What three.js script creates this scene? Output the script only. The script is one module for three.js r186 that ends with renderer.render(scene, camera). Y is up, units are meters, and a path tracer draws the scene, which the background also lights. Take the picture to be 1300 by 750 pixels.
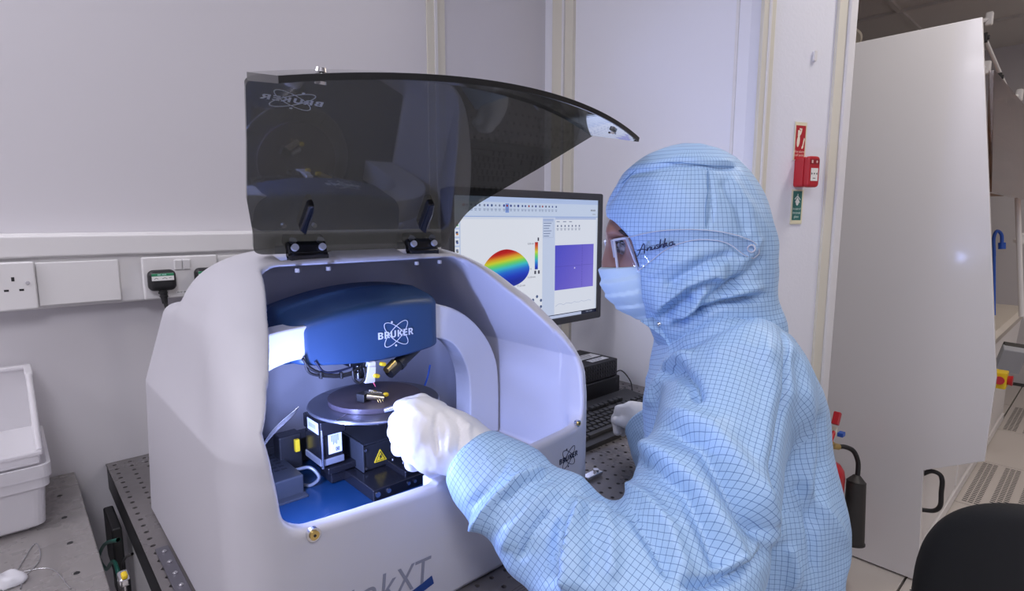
import * as THREE from 'three';
import { RoundedBoxGeometry } from 'three/addons/geometries/RoundedBoxGeometry.js';
import { mergeGeometries, mergeVertices } from 'three/addons/utils/BufferGeometryUtils.js';
import { RectAreaLightUniformsLib } from 'three/addons/lights/RectAreaLightUniformsLib.js';
import { FontLoader } from 'three/addons/loaders/FontLoader.js';
import { TextGeometry } from 'three/addons/geometries/TextGeometry.js';

// ---------------------------------------------------------------- camera, light, exposure
// All measures below are taken relative to the eye height; HC lifts them above the floor.
const HC = 1.42;
const scene = new THREE.Scene();
const FPX = 705, PITCH = Math.atan2(95, FPX), YAW = 47.5 * Math.PI / 180;
const camera = new THREE.PerspectiveCamera(2 * Math.atan(375 / FPX) * 180 / Math.PI, 1300 / 750, 0.02, 60);
const EYE = new THREE.Vector3(0, 0, 1.49);
const FWD = new THREE.Vector3(Math.cos(YAW) * Math.cos(PITCH), -Math.sin(PITCH), -Math.sin(YAW) * Math.cos(PITCH));
const RGT = new THREE.Vector3(Math.sin(YAW), 0, Math.cos(YAW));
const UPV = new THREE.Vector3().crossVectors(RGT, FWD);
camera.position.set(EYE.x, EYE.y + HC, EYE.z);
camera.up.set(0, 1, 0);
camera.lookAt(EYE.x + FWD.x, EYE.y + HC + FWD.y, EYE.z + FWD.z);
scene.add(camera);
scene.background = new THREE.Color(0x000000);

const renderer = new THREE.WebGLRenderer({ antialias: true });
renderer.toneMapping = THREE.LinearToneMapping;
renderer.toneMappingExposure = 1.0;
renderer.outputColorSpace = THREE.SRGBColorSpace;
renderer.shadowMap.enabled = true;
renderer.shadowMap.type = THREE.PCFSoftShadowMap;
RectAreaLightUniformsLib.init();

// ceiling light panels: [x, z, width, length, intensity, colour]; each gets its glowing diffuser and its light
const CEIL = 1.5;
const SCREEN_E = 0.75, SCREEN_L = 1.0;                   // computer screen
const LED_I = 120, LED_C = 0xa2b4ff;                    // work light inside the instrument
const PANEL_SPECS = [
  [-1.9, 0.6, 0.6, 1.2, 9.5, 0xfbf6ff, 'above the side bench'],
  [-0.5, 0.5, 1.2, 0.3, 6.5, 0xf2f2ff, 'above the wall trunking'],
  [-0.6, 2.6, 0.6, 1.2, 14, 0xf6f4ff, 'over the aisle facing the instrument'],
  [2.05, 1.6, 0.3, 0.6, 36, 0xfdf6f0, 'added to brighten the bench end panel'],  // added fixture, there only to brighten the glossy bench end panel
  [4.4, 2.4, 0.6, 1.2, 9, 0xfff0e2, 'over the floor along the process bench'],
];

// a pixel of the 1300 x 750 frame and a depth along the lens axis -> a point (eye-height coordinates)
function ray(px, py) { return FWD.clone().addScaledVector(RGT, (px - 650) / FPX).addScaledVector(UPV, -(py - 375) / FPX); }
function at(px, py, d) { return EYE.clone().addScaledVector(ray(px, py), d); }
function onY(px, py, y) { const r = ray(px, py); return EYE.clone().addScaledVector(r, (y - EYE.y) / r.y); }
function onZ(px, py, z) { const r = ray(px, py); return EYE.clone().addScaledVector(r, (z - EYE.z) / r.z); }
function onX(px, py, x) { const r = ray(px, py); return EYE.clone().addScaledVector(r, (x - EYE.x) / r.x); }

// ---------------------------------------------------------------- helpers
let seed = 12345;
function rnd() { seed = (seed * 1664525 + 1013904223) >>> 0; return seed / 4294967296; }
const V = (x, y, z) => new THREE.Vector3(x, y, z);
const used = new Map();
function numbered(n) { const k = used.get(n) || 0; used.set(n, k + 1); return k ? n + '_' + String(k).padStart(3, '0') : n; }
function thing(name, label, category, base, group) {
  const o = new THREE.Group(); o.name = numbered(name); scene.add(o);
  o.position.set(base[0], base[1] + HC, base[2]); o.userData = { label, category };
  o.userData_base = base;
  if (group) o.userData.group = group;
  return o;
}
function baseOf(o) { while (o && !o.userData_base) o = o.parent; return o ? o.userData_base : [0, -HC, 0]; }
// a mesh under a thing; its geometry is written in eye-height coordinates and brought to the thing's base
function part(name, geo, mat, parent, label) {
  const g = Array.isArray(geo) ? merge(geo) : geo;
  const b = baseOf(parent);
  if (parent.userData_scaleLocal !== true) g.translate(-b[0], -b[1], -b[2]);
  const m = new THREE.Mesh(g, mat); m.name = name; m.castShadow = m.receiveShadow = true;
  if (label) m.userData.label = label;
  parent.add(m); return m;
}
function solo(name, label, category, geo, mat, group) {
  const g = Array.isArray(geo) ? merge(geo) : geo; g.computeBoundingBox();
  const c = g.boundingBox.getCenter(V(0, 0, 0)), y0 = g.boundingBox.min.y;
  g.translate(-c.x, -y0, -c.z);
  const m = new THREE.Mesh(g, mat); m.name = numbered(name); m.position.set(c.x, y0 + HC, c.z); m.castShadow = m.receiveShadow = true;
  m.userData = { label, category }; if (group) m.userData.group = group;
  m.userData_base = [c.x, y0, c.z];
  scene.add(m); return m;
}
function struct(name, geo, mat, label) {
  const g = Array.isArray(geo) ? merge(geo) : geo;
  const m = new THREE.Mesh(g, mat); m.name = numbered(name); m.position.y = HC; m.userData_base = [0, 0, 0]; m.castShadow = m.receiveShadow = true;
  m.userData = { kind: 'structure', label, category: name.split('_')[0] }; scene.add(m); return m;
}
function clean(g) {
  g = g.index ? g.toNonIndexed() : g.clone();
  for (const k of Object.keys(g.attributes)) if (!['position', 'normal', 'uv'].includes(k)) g.deleteAttribute(k);
  if (!g.attributes.normal) g.computeVertexNormals();
  if (!g.attributes.uv) g.setAttribute('uv', new THREE.BufferAttribute(new Float32Array(g.attributes.position.count * 2), 2));
  return g;
}
function merge(list) { return mergeGeometries(list.map(clean)); }
function rb(w, h, d, x, y, z, r = 0.003, seg = 2, rot) {
  const g = new RoundedBoxGeometry(w, h, d, seg, Math.min(r, w / 2.01, h / 2.01, d / 2.01));
  if (rot) g.applyMatrix4(new THREE.Matrix4().makeRotationFromEuler(new THREE.Euler(...rot)));
  return g.translate(x, y, z);
}
function box(x0, x1, y0, y1, z0, z1) { return new THREE.BoxGeometry(x1 - x0, y1 - y0, z1 - z0).translate((x0 + x1) / 2, (y0 + y1) / 2, (z0 + z1) / 2); }
function cylAB(a, b, r0, r1 = r0, n = 20) {
  const d = b.clone().sub(a), L = d.length();
  const g = new THREE.CylinderGeometry(r1, r0, L, n);
  g.applyQuaternion(new THREE.Quaternion().setFromUnitVectors(V(0, 1, 0), d.normalize()));
  const m = a.clone().add(b).multiplyScalar(0.5); return g.translate(m.x, m.y, m.z);
}
function disc(x, y, z, r, h, n = 40) { return new THREE.CylinderGeometry(r, r, h, n).translate(x, y, z); }
function tube(pts, r, n = 40, k = 8) { return new THREE.TubeGeometry(new THREE.CatmullRomCurve3(pts), n, r, k); }
// flat polygon in some plane, thickened: pts are 2D, map(u, v, w) -> Vector3
function slab(pts, t, map, bevel = 0.0012, holes) {
  const s = new THREE.Shape(pts.map(p => new THREE.Vector2(p[0], p[1])));
  if (holes) for (const h of holes) s.holes.push(new THREE.Path(h.map(p => new THREE.Vector2(p[0], p[1]))));
  const g = new THREE.ExtrudeGeometry(s, { depth: t - 2 * bevel, bevelEnabled: bevel > 0, bevelSize: bevel, bevelThickness: bevel, bevelSegments: 2, bevelOffset: -bevel, curveSegments: 10 });
  g.translate(0, 0, bevel);
  if (map) { const p = g.attributes.position; for (let i = 0; i < p.count; i++) { const q = map(p.getX(i), p.getY(i), p.getZ(i)); p.setXYZ(i, q.x, q.y, q.z); } g.computeVertexNormals(); }
  return g;
}
function roundPoly(pts, r, n = 6) {           // pts with per-corner radius r (number or array)
  const out = [];
  for (let i = 0; i < pts.length; i++) {
    const p = pts[i], a = pts[(i + pts.length - 1) % pts.length], b = pts[(i + 1) % pts.length];
    const ri = Array.isArray(r) ? r[i] : r;
    if (!ri) { out.push(p); continue; }
    const va = [a[0] - p[0], a[1] - p[1]], vb = [b[0] - p[0], b[1] - p[1]];
    const la = Math.hypot(...va), lb = Math.hypot(...vb), k = Math.min(ri, la / 2, lb / 2);
    const A = [p[0] + va[0] / la * k, p[1] + va[1] / la * k], B = [p[0] + vb[0] / lb * k, p[1] + vb[1] / lb * k];
    for (let j = 0; j <= n; j++) { const t = j / n, u = 1 - t; out.push([u * u * A[0] + 2 * u * t * p[0] + t * t * B[0], u * u * A[1] + 2 * u * t * p[1] + t * t * B[1]]); }
  }
  return out;
}
const clamp = (x, a = 0, b = 1) => x < a ? a : x > b ? b : x;
const mix = (a, b, t) => a + (b - a) * t;
const sstep = (a, b, x) => { const t = clamp((x - a) / (b - a)); return t * t * (3 - 2 * t); };
function smin(a, b, k) { const h = Math.max(k - Math.abs(a - b), 0) / k; return Math.min(a, b) - h * h * k * 0.25; }
function smax(a, b, k) { return -smin(-a, -b, k); }
// value noise
function hash3(x, y, z) { let h = (x * 374761393 + y * 668265263 + z * 2147483647) | 0; h = (h ^ (h >>> 13)) * 1274126177 | 0; return ((h ^ (h >>> 16)) >>> 0) / 4294967296; }
function noise3(x, y, z) {
  const X = Math.floor(x), Y = Math.floor(y), Z = Math.floor(z); x -= X; y -= Y; z -= Z;
  const u = x * x * (3 - 2 * x), v = y * y * (3 - 2 * y), w = z * z * (3 - 2 * z);
  const L = (i, j) => mix(hash3(X, Y + i, Z + j), hash3(X + 1, Y + i, Z + j), u);
  return mix(mix(L(0, 0), L(1, 0), v), mix(L(0, 1), L(1, 1), v), w) * 2 - 1;
}
// closed surface of f < 0 on a grid (naive surface nets), vertices pulled onto f = 0, normals from the gradient
function nets(f, lo, hi, h, pull = 2, smooth = false) {
  const n = [0, 1, 2].map(i => Math.ceil((hi[i] - lo[i]) / h) + 1), [nx, ny, nz] = n;
  const F = new Float32Array(nx * ny * nz);
  const id = (i, j, k) => i + nx * (j + ny * k);
  // coarse skip: sample every 4th first
  const S = 4;
  F.fill(NaN);
  const cx = Math.ceil(nx / S), cyn = Math.ceil(ny / S), cz = Math.ceil(nz / S);
  for (let k = 0; k < cz; k++) for (let j = 0; j < cyn; j++) for (let i = 0; i < cx; i++) {
    const mx = lo[0] + (i * S + S / 2 - .5) * h, my = lo[1] + (j * S + S / 2 - .5) * h, mz = lo[2] + (k * S + S / 2 - .5) * h;
    const v = f(mx, my, mz);
    const far = Math.abs(v) > h * S * 2.2;
    for (let c = k * S; c < Math.min(nz, k * S + S); c++) for (let b = j * S; b < Math.min(ny, j * S + S); b++) for (let a = i * S; a < Math.min(nx, i * S + S); a++)
      F[id(a, b, c)] = far ? v : f(lo[0] + a * h, lo[1] + b * h, lo[2] + c * h);
  }
  const vid = new Int32Array(nx * ny * nz).fill(-1), P = [], idx = [];
  for (let k = 0; k < nz - 1; k++) for (let j = 0; j < ny - 1; j++) for (let i = 0; i < nx - 1; i++) {
    let sx = 0, sy = 0, sz = 0, c = 0;
    const v0 = F[id(i, j, k)], v1 = F[id(i + 1, j, k)], v2 = F[id(i, j + 1, k)], v3 = F[id(i + 1, j + 1, k)], v4 = F[id(i, j, k + 1)], v5 = F[id(i + 1, j, k + 1)], v6 = F[id(i, j + 1, k + 1)], v7 = F[id(i + 1, j + 1, k + 1)];
    const s = (v0 < 0) + (v1 < 0) + (v2 < 0) + (v3 < 0) + (v4 < 0) + (v5 < 0) + (v6 < 0) + (v7 < 0);
    if (s === 0 || s === 8) continue;
    const E = (a, b, x, y, z, ax) => { if ((a < 0) !== (b < 0)) { const t = a / (a - b); sx += x + (ax === 0 ? t : 0); sy += y + (ax === 1 ? t : 0); sz += z + (ax === 2 ? t : 0); c++; } };
    E(v0, v1, 0, 0, 0, 0); E(v2, v3, 0, 1, 0, 0); E(v4, v5, 0, 0, 1, 0); E(v6, v7, 0, 1, 1, 0);
    E(v0, v2, 0, 0, 0, 1); E(v1, v3, 1, 0, 0, 1); E(v4, v6, 0, 0, 1, 1); E(v5, v7, 1, 0, 1, 1);
    E(v0, v4, 0, 0, 0, 2); E(v1, v5, 1, 0, 0, 2); E(v2, v6, 0, 1, 0, 2); E(v3, v7, 1, 1, 0, 2);
    vid[id(i, j, k)] = P.length / 3;
    P.push(lo[0] + (i + sx / c) * h, lo[1] + (j + sy / c) * h, lo[2] + (k + sz / c) * h);
  }
  const quad = (a, b, c, d, fl) => { if (a < 0 || b < 0 || c < 0 || d < 0) return; if (fl) idx.push(a, b, c, a, c, d); else idx.push(a, c, b, a, d, c); };
  for (let k = 1; k < nz - 1; k++) for (let j = 1; j < ny - 1; j++) for (let i = 1; i < nx - 1; i++) {
    const a = F[id(i, j, k)] < 0;
    if (a !== F[id(i + 1, j, k)] < 0) quad(vid[id(i, j - 1, k - 1)], vid[id(i, j, k - 1)], vid[id(i, j, k)], vid[id(i, j - 1, k)], a);
    if (a !== F[id(i, j + 1, k)] < 0) quad(vid[id(i - 1, j, k - 1)], vid[id(i - 1, j, k)], vid[id(i, j, k)], vid[id(i, j, k - 1)], a);
    if (a !== F[id(i, j, k + 1)] < 0) quad(vid[id(i - 1, j - 1, k)], vid[id(i, j - 1, k)], vid[id(i, j, k)], vid[id(i - 1, j, k)], a);
  }
  const pos = new Float32Array(P), nor = new Float32Array(P.length), e = h * 0.25;
  for (let q = 0; q < pos.length; q += 3) {
    let x = pos[q], y = pos[q + 1], z = pos[q + 2], gx, gy, gz, L;
    for (let it = 0; it <= pull; it++) {
      gx = (f(x + e, y, z) - f(x - e, y, z)) / (2 * e); gy = (f(x, y + e, z) - f(x, y - e, z)) / (2 * e); gz = (f(x, y, z + e) - f(x, y, z - e)) / (2 * e);
      L = gx * gx + gy * gy + gz * gz || 1;
      if (it === pull) break;
      let s = f(x, y, z) / L, m = Math.abs(s) * Math.sqrt(L); if (m > h * .7) s *= h * .7 / m;
      x -= gx * s; y -= gy * s; z -= gz * s;
    }
    L = Math.sqrt(L); pos[q] = x; pos[q + 1] = y; pos[q + 2] = z; nor[q] = gx / L; nor[q + 1] = gy / L; nor[q + 2] = gz / L;
  }
  const g = new THREE.BufferGeometry();
  g.setAttribute('position', new THREE.BufferAttribute(pos, 3)); g.setAttribute('normal', new THREE.BufferAttribute(nor, 3));
  g.setAttribute('uv', new THREE.BufferAttribute(new Float32Array(pos.length / 3 * 2), 2));
  g.setIndex(idx);
  if (smooth) g.computeVertexNormals();
  return g;
}
// capsule with two radii (distance)
function cap(x, y, z, a, b, ra, rb_) {
  const ex = b.x - a.x, ey = b.y - a.y, ez = b.z - a.z, wx = x - a.x, wy = y - a.y, wz = z - a.z;
  const t = clamp((wx * ex + wy * ey + wz * ez) / (ex * ex + ey * ey + ez * ez));
  const dx = wx - ex * t, dy = wy - ey * t, dz = wz - ez * t;
  return Math.sqrt(dx * dx + dy * dy + dz * dz) - mix(ra, rb_, t);
}

// ---------------------------------------------------------------- materials and textures
function canvasTex(w, h, draw, rx = 1, ry = 1, srgb = true) {
  const c = document.createElement('canvas'); c.width = w; c.height = h; draw(c.getContext('2d'), w, h);
  const t = new THREE.CanvasTexture(c); t.wrapS = t.wrapT = THREE.RepeatWrapping; t.repeat.set(rx, ry); if (srgb) t.colorSpace = THREE.SRGBColorSpace; t.anisotropy = 8; return t;
}
function noiseTex(n, fn, srgb = false) {
  const d = new Uint8Array(n * n * 4);
  for (let j = 0; j < n; j++) for (let i = 0; i < n; i++) { const v = fn(i / n, j / n); const a = Array.isArray(v) ? v : [v, v, v]; d.set([clamp(a[0]) * 255, clamp(a[1]) * 255, clamp(a[2]) * 255, 255], (j * n + i) * 4); }
  const t = new THREE.DataTexture(d, n, n); t.wrapS = t.wrapT = THREE.RepeatWrapping; t.magFilter = THREE.LinearFilter; t.minFilter = THREE.LinearMipmapLinearFilter; t.generateMipmaps = true; if (srgb) t.colorSpace = THREE.SRGBColorSpace; t.needsUpdate = true; return t;
}
function std(color, roughness = 0.5, metalness = 0, extra = {}) { return new THREE.MeshStandardMaterial({ color, roughness, metalness, ...extra }); }
function phys(color, roughness, extra = {}) { return new THREE.MeshPhysicalMaterial({ color, roughness, ...extra }); }

const TT = -0.54;                                       // table top
const wallGrain = noiseTex(256, (u, v) => 0.5 + 0.25 * noise3(u * 24, v * 24, 1) + 0.25 * noise3(u * 64, v * 64, 3));
wallGrain.repeat.set(3, 3);
const M = {
  wall: std(new THREE.Color().setRGB(0.70, 0.685, 0.72), 0.42, 0, { bumpMap: wallGrain, bumpScale: 0.0003 }),
  sidewallLit: std(new THREE.Color().setRGB(0.83, 0.84, 0.91), 0.4, 0, { bumpMap: wallGrain, bumpScale: 0.0003 }),  // lighter and bluer than wall: stronger light on this side put into the colour
  cream: std(new THREE.Color().setRGB(0.73, 0.70, 0.60), 0.45),
  trimWhite: std(new THREE.Color().setRGB(0.78, 0.77, 0.78), 0.4),
  plasticWhite: std(new THREE.Color().setRGB(0.80, 0.79, 0.79), 0.33),
  ceiling: std(new THREE.Color().setRGB(0.74, 0.72, 0.70), 0.8),
  ceilGrid: std(new THREE.Color().setRGB(0.66, 0.64, 0.62), 0.6),
  floor: std(new THREE.Color().setRGB(0.60, 0.56, 0.53), 0.35),
  gap: std(new THREE.Color().setRGB(0.05, 0.05, 0.05), 0.8),
  panelGloss: phys(new THREE.Color().setRGB(0.80, 0.785, 0.80), 0.22, { clearcoat: 0.3, clearcoatRoughness: 0.08 }),
  black: std(new THREE.Color().setRGB(0.018, 0.018, 0.02), 0.45),
  blackGloss: std(new THREE.Color().setRGB(0.012, 0.012, 0.015), 0.22),
  darkGrey: std(new THREE.Color().setRGB(0.05, 0.05, 0.055), 0.5),
  steel: std(new THREE.Color().setRGB(0.75, 0.75, 0.77), 0.22, 1),
  chrome: std(new THREE.Color().setRGB(0.9, 0.9, 0.92), 0.1, 1),
  brass: std(new THREE.Color().setRGB(0.75, 0.55, 0.2), 0.3, 1),
  red: std(new THREE.Color().setRGB(0.5, 0.02, 0.03), 0.3),
  yellow: std(new THREE.Color().setRGB(0.85, 0.6, 0.02), 0.4),
  blueClip: std(new THREE.Color().setRGB(0.02, 0.1, 0.5), 0.4),
};

// ---- room shell (walls have thickness)
const RX0 = -2.3, RX1 = 6.6, RZ0 = -1.7, RZ1 = 4.3, T = 0.12;
const FL = -HC;
struct('ceiling', box(RX0 - T, RX1 + T, CEIL, CEIL + T, RZ0 - T, RZ1 + T), M.ceiling, 'grey ceiling of the clean room');
struct('floor', box(RX0 - T, RX1 + T, FL - T, FL - 0.022, RZ0 - T, RZ1 + T), M.gap, 'raised clean room floor');
const floorObj = scene.getObjectByName('floor');
const wallBack = struct('wall_back', box(RX0 - T, 1.72, FL - 0.02, CEIL, -T, 0), M.wall, 'pale lilac-white clean room wall behind the instrument');
struct('wall_left', box(RX0 - T, RX0, FL - 0.02, CEIL, -T, RZ1 + T), M.wall, 'pale clean room wall out of view');
struct('wall_front', box(RX0, RX1, FL - 0.02, CEIL, RZ1, RZ1 + T), M.wall, 'pale clean room wall out of view');
struct('wall_far', box(RX1, RX1 + T, FL - 0.02, CEIL, RZ0 - T, RZ1 + T), M.wall, 'pale wall at the far end of the bay');
struct('wall_bay', box(1.72, RX1, FL - 0.02, CEIL, RZ0 - T, RZ0), M.wall, 'pale back wall of the next bay');
// side wall meets the back wall in a corner and runs toward the viewer
const WX = 1.53;
struct('wall_right', box(WX, 1.62, FL - 0.02, CEIL, 0, 0.80), M.sidewallLit, 'pale wall panel beside the keyboard end of the table');
// angled end panel carrying the fire signs
const SA = V(1.512, 0, 0.812), SD = V(0.937, 0, 0.35).normalize(), SN = V(-0.35, 0, 0.937).normalize();
const onSign = (s, y, w) => SA.clone().addScaledVector(SD, s).addScaledVector(SN, w).add(V(0, y, 0));
{
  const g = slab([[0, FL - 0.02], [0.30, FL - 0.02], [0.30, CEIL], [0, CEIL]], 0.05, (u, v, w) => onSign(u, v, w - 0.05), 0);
  struct('wall_end', g, M.sidewallLit, 'angled wall end panel with fire signs');
  const t1 = slab([[-0.014, FL - 0.02], [0.028, FL - 0.02], [0.028, CEIL], [-0.014, CEIL]], 0.012, (u, v, w) => onSign(u, v, w - 0.004), 0.002);
  struct('trim_1', t1, M.cream, 'cream corner strip of the wall end panel');
  const t1b = slab([[0.004, FL - 0.02], [0.012, FL - 0.02], [0.012, CEIL], [0.004, CEIL]], 0.006, (u, v, w) => onSign(u, v, w + 0.005), 0.002);
  struct('trim_2', t1b, M.trimWhite, 'white bead on the cream corner strip');
  struct('trim_3', slab([[0.255, FL - 0.02], [0.29, FL - 0.02], [0.29, CEIL], [0.255, CEIL]], 0.010, (u, v, w) => onSign(u, v, w - 0.002), 0.002), M.cream, 'cream strip at the outer edge of the wall end panel');
  struct('trim_4', slab([[0.29, FL - 0.02], [0.32, FL - 0.02], [0.32, CEIL], [0.29, CEIL]], 0.075, (u, v, w) => onSign(u, v, w - 0.06), 0.004), M.trimWhite, 'white end cap of the wall end panel');
}
// joint strips of the back wall and of the side wall
function strip(n, x0, x1, z0, z1, m, label) { struct('trim_' + n, box(x0, x1, FL - 0.02, CEIL - 0.001, z0, z1), m, label); }
strip(5, 1.012, 1.038, -0.01, 0.004, M.cream, 'cream joint strip on the back wall');
strip(6, 1.0385, 1.048, -0.01, 0.008, M.trimWhite, 'white bead between two cream joint strips on the back wall');
strip(7, 1.0485, 1.078, -0.01, 0.004, M.cream, 'cream joint strip on the back wall beside the white bead');
strip(8, WX - 0.018, WX + 0.01, 0.052, 0.098, M.cream, 'cream corner strip where the side wall starts');
strip(9, WX - 0.020, WX + 0.01, 0.099, 0.108, M.trimWhite, 'white bead on the side wall corner strip');
strip(10, WX - 0.014, WX + 0.01, 0.109, 0.146, M.cream, 'second cream strip of the side wall corner');
strip(11, WX - 0.004, WX + 0.01, 0.725, 0.733, M.trimWhite, 'thin white panel joint on the side wall');

// ---- ceiling grid seen above the bench
for (let i = 0; i < 6; i++) { const m = part('grid_rail', box(1.9 + i * 0.75, 1.93 + i * 0.75, CEIL - 0.02, CEIL + 0.01, RZ0, RZ1), M.ceilGrid, scene.getObjectByName('ceiling')); }
for (let i = 0; i < 6; i++) part('grid_rail', box(1.8, RX1, CEIL - 0.018, CEIL + 0.01, -1.2 + i * 0.72, -1.17 + i * 0.72), M.ceilGrid, scene.getObjectByName('ceiling'));

// ---- raised floor: single tiles with open joints
{
  const TS = 0.727, g = rb(TS - 0.008, 0.024, TS - 0.008, 0, 0, 0, 0.002, 1);
  const slotG = [];
  for (let r = 0; r < 7; r++) for (let c = 0; c < 26; c++) for (let h = 0; h < 3; h++)
    slotG.push(new THREE.PlaneGeometry(0.011, 0.019).rotateX(-Math.PI / 2).translate(-0.325 + c * 0.026, 0.0125, -0.30 + r * 0.1 + (h - 1) * 0.024));
  const slots = merge(slotG);
  for (let i = -4; i < 5; i++) for (let j = -3; j < 5; j++) {
    const x = 3.115 + i * TS - (0), z = 1.04 + TS / 2 + j * TS;
    if (x < RX0 + 0.3 || x > RX1 - 0.3 || z < RZ0 + .3 || z > RZ1 - 0.3) continue;
    const t = new THREE.Mesh(g, M.floor); t.name = 'floor_tile'; t.position.set(x, FL - 0.012, z); t.castShadow = t.receiveShadow = true; floorObj.add(t);
    if (j >= 0 && (i === -1 || i === 1 || i === 3)) { const s = new THREE.Mesh(slots, M.gap); s.name = 'slots'; s.userData.kind = 'stuff'; s.receiveShadow = true; t.add(s); }
  }
}

// ---- ceiling lights
for (const [x, z, w, l, I, col, where] of PANEL_SPECS) {
  const o = thing('ceiling_light', 'white recessed ceiling light panel ' + where, 'ceiling light', [x, CEIL - 0.02, z], 'ceiling light panels');
  part('frame', [box(x - w / 2 - .02, x - w / 2, CEIL - .02, CEIL, z - l / 2 - .02, z + l / 2 + .02), box(x + w / 2, x + w / 2 + .02, CEIL - .02, CEIL, z - l / 2 - .02, z + l / 2 + .02), box(x - w / 2, x + w / 2, CEIL - .02, CEIL, z - l / 2 - .02, z - l / 2), box(x - w / 2, x + w / 2, CEIL - .02, CEIL, z + l / 2, z + l / 2 + .02)], M.trimWhite, o);
  part('diffuser', box(x - w / 2, x + w / 2, CEIL - .008, CEIL - .001, z - l / 2, z + l / 2), new THREE.MeshStandardMaterial({ color: 0xffffff, emissive: col, emissiveIntensity: 1.2, roughness: 0.6 }), o);
  const L = new THREE.RectAreaLight(col, I, w, l); L.name = 'light'; L.position.set(0, 0.004, 0); L.rotation.x = -Math.PI / 2; o.add(L);
}

// ---- dado trunking on the back wall with sockets
{
  const t = thing('cable_trunking', 'white two-tier plastic cable trunking along the back wall', 'trunking', [0, -0.18, 0.02]);
  part('trunking_back', [rb(3.2, 0.152, 0.034, -0.55, -0.101, 0.0175, 0.006)], M.plasticWhite, t);
  part('upper_lid', [rb(3.2, 0.044, 0.012, -0.55, -0.051, 0.040, 0.005, 3)], M.plasticWhite, t);
  part('lower_lid', [rb(0.137, 0.088, 0.010, 0.113, -0.1262, 0.0395, 0.003), rb(1.6, 0.088, 0.010, -0.92, -0.1262, 0.0395, 0.003), rb(0.67, 0.088, 0.010, 0.711, -0.1262, 0.0395, 0.003)], M.plasticWhite, t);
  function socket(x0, x1, label, dbl) {
    const s = thing('wall_socket', label, 'socket', [(x0 + x1) / 2, -0.17, 0.0445]);
    const cx = (x0 + x1) / 2;
    part('face_plate', rb(x1 - x0, 0.094, 0.011, cx, -0.1262, 0.050, 0.004, 3), M.plasticWhite, s);
    const pins = (px) => {
      part('pin_hole', box(px - 0.0023, px + 0.0023, -0.116, -0.108, 0.0552, 0.0558), M.black, s);
      part('pin_hole', box(px - 0.0145, px - 0.0075, -0.1355, -0.1315, 0.0552, 0.0558), M.black, s);
      part('pin_hole', box(px + 0.0075, px + 0.0145, -0.1355, -0.1315, 0.0552, 0.0558), M.black, s);
    };
    const screw = (px) => { part('screw', disc(0, 0, 0, 0.0035, 0.0016, 14).rotateX(Math.PI / 2).translate(px, -0.1205, 0.0562), M.steel, s); };
    if (!dbl) { pins(x1 - 0.034); screw(x1 - 0.013); screw(x0 + 0.013); pins(x0 + 0.034); for (const k of [-1, 1]) part('rocker_switch', rb(0.0155, 0.023, 0.006, cx + k * 0.0085, -0.097, 0.0575, 0.002, 2), M.plasticWhite, s); }
    else {
      for (const k of [-1, 1]) part('rocker_switch', rb(0.0155, 0.023, 0.006, cx + 0.002 + k * 0.0085, -0.0985, 0.0575, 0.002, 2, [0.14 * 1, 0, 0]), M.plasticWhite, s);
      const tx = canvasTex(128, 24, (c) => { c.fillStyle = '#fff'; c.fillRect(0, 0, 128, 24); c.fillStyle = '#222'; c.font = 'bold 20px sans-serif'; c.fillText('55·R1·60', 4, 19); });
      const lab = new THREE.PlaneGeometry(0.030, 0.0055).translate(cx + 0.0015, -0.161, 0.0561);
      part('number_tape', lab, std(0xffffff, 0.5, 0, { map: tx }), s);
    }
    return s;
  }
  socket(-0.11, 0.044, 'white double wall socket with empty pin holes on the trunking', false);
  socket(0.221, 0.372, 'white double wall socket with two black plugs on the trunking', true);
  function plug(px, label) {
    const p = thing('mains_plug', label, 'plug', [px, -0.16, 0.056]);
    part('body', rb(0.054, 0.046, 0.026, px, -0.130, 0.0695, 0.012, 5), M.black, p);
    const tx = canvasTex(128, 48, (c) => { c.fillStyle = '#f4f4f2'; c.fillRect(0, 0, 128, 48); c.fillStyle = '#2f8f63'; c.fillRect(0, 0, 128, 18); c.fillStyle = '#dff'; c.font = 'bold 11px sans-serif'; c.fillText('PAT  PASS', 34, 13); c.strokeStyle = '#333'; c.lineWidth = 2; c.beginPath(); c.moveTo(14, 38); c.lineTo(24, 30); c.lineTo(36, 36); c.moveTo(60, 36); c.lineTo(74, 30); c.lineTo(88, 36); c.moveTo(98, 32); c.lineTo(114, 30); c.stroke(); });
    part('test_label', rb(0.042, 0.016, 0.0012, px, -0.122, 0.0830, 0.0004, 1), std(0xffffff, 0.5, 0, { map: tx }), p);
    part('strain_relief', [cylAB(V(px, -0.150, 0.069), V(px + .002, -0.182, 0.072), 0.0085, 0.0055), disc(px, -0.158, 0.07, .009, .003), disc(px + .001, -0.166, 0.071, .0082, .003)], M.black, p);
    part('cable', tube([V(px + .002, -0.178, 0.072), V(px + 0.008, -0.21, 0.078), V(px + 0.022, -0.26, 0.085), V(px + 0.03, -0.36, 0.09), V(px + 0.04, TT + 0.012, 0.10), V(px + 0.08, TT + 0.008, 0.2)], 0.0042, 50), M.black, p);
  }
  plug(0.254, 'black mains plug with green test label in the left socket position');
  plug(0.345, 'black mains plug half hidden behind the white instrument hood');
}

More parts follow.
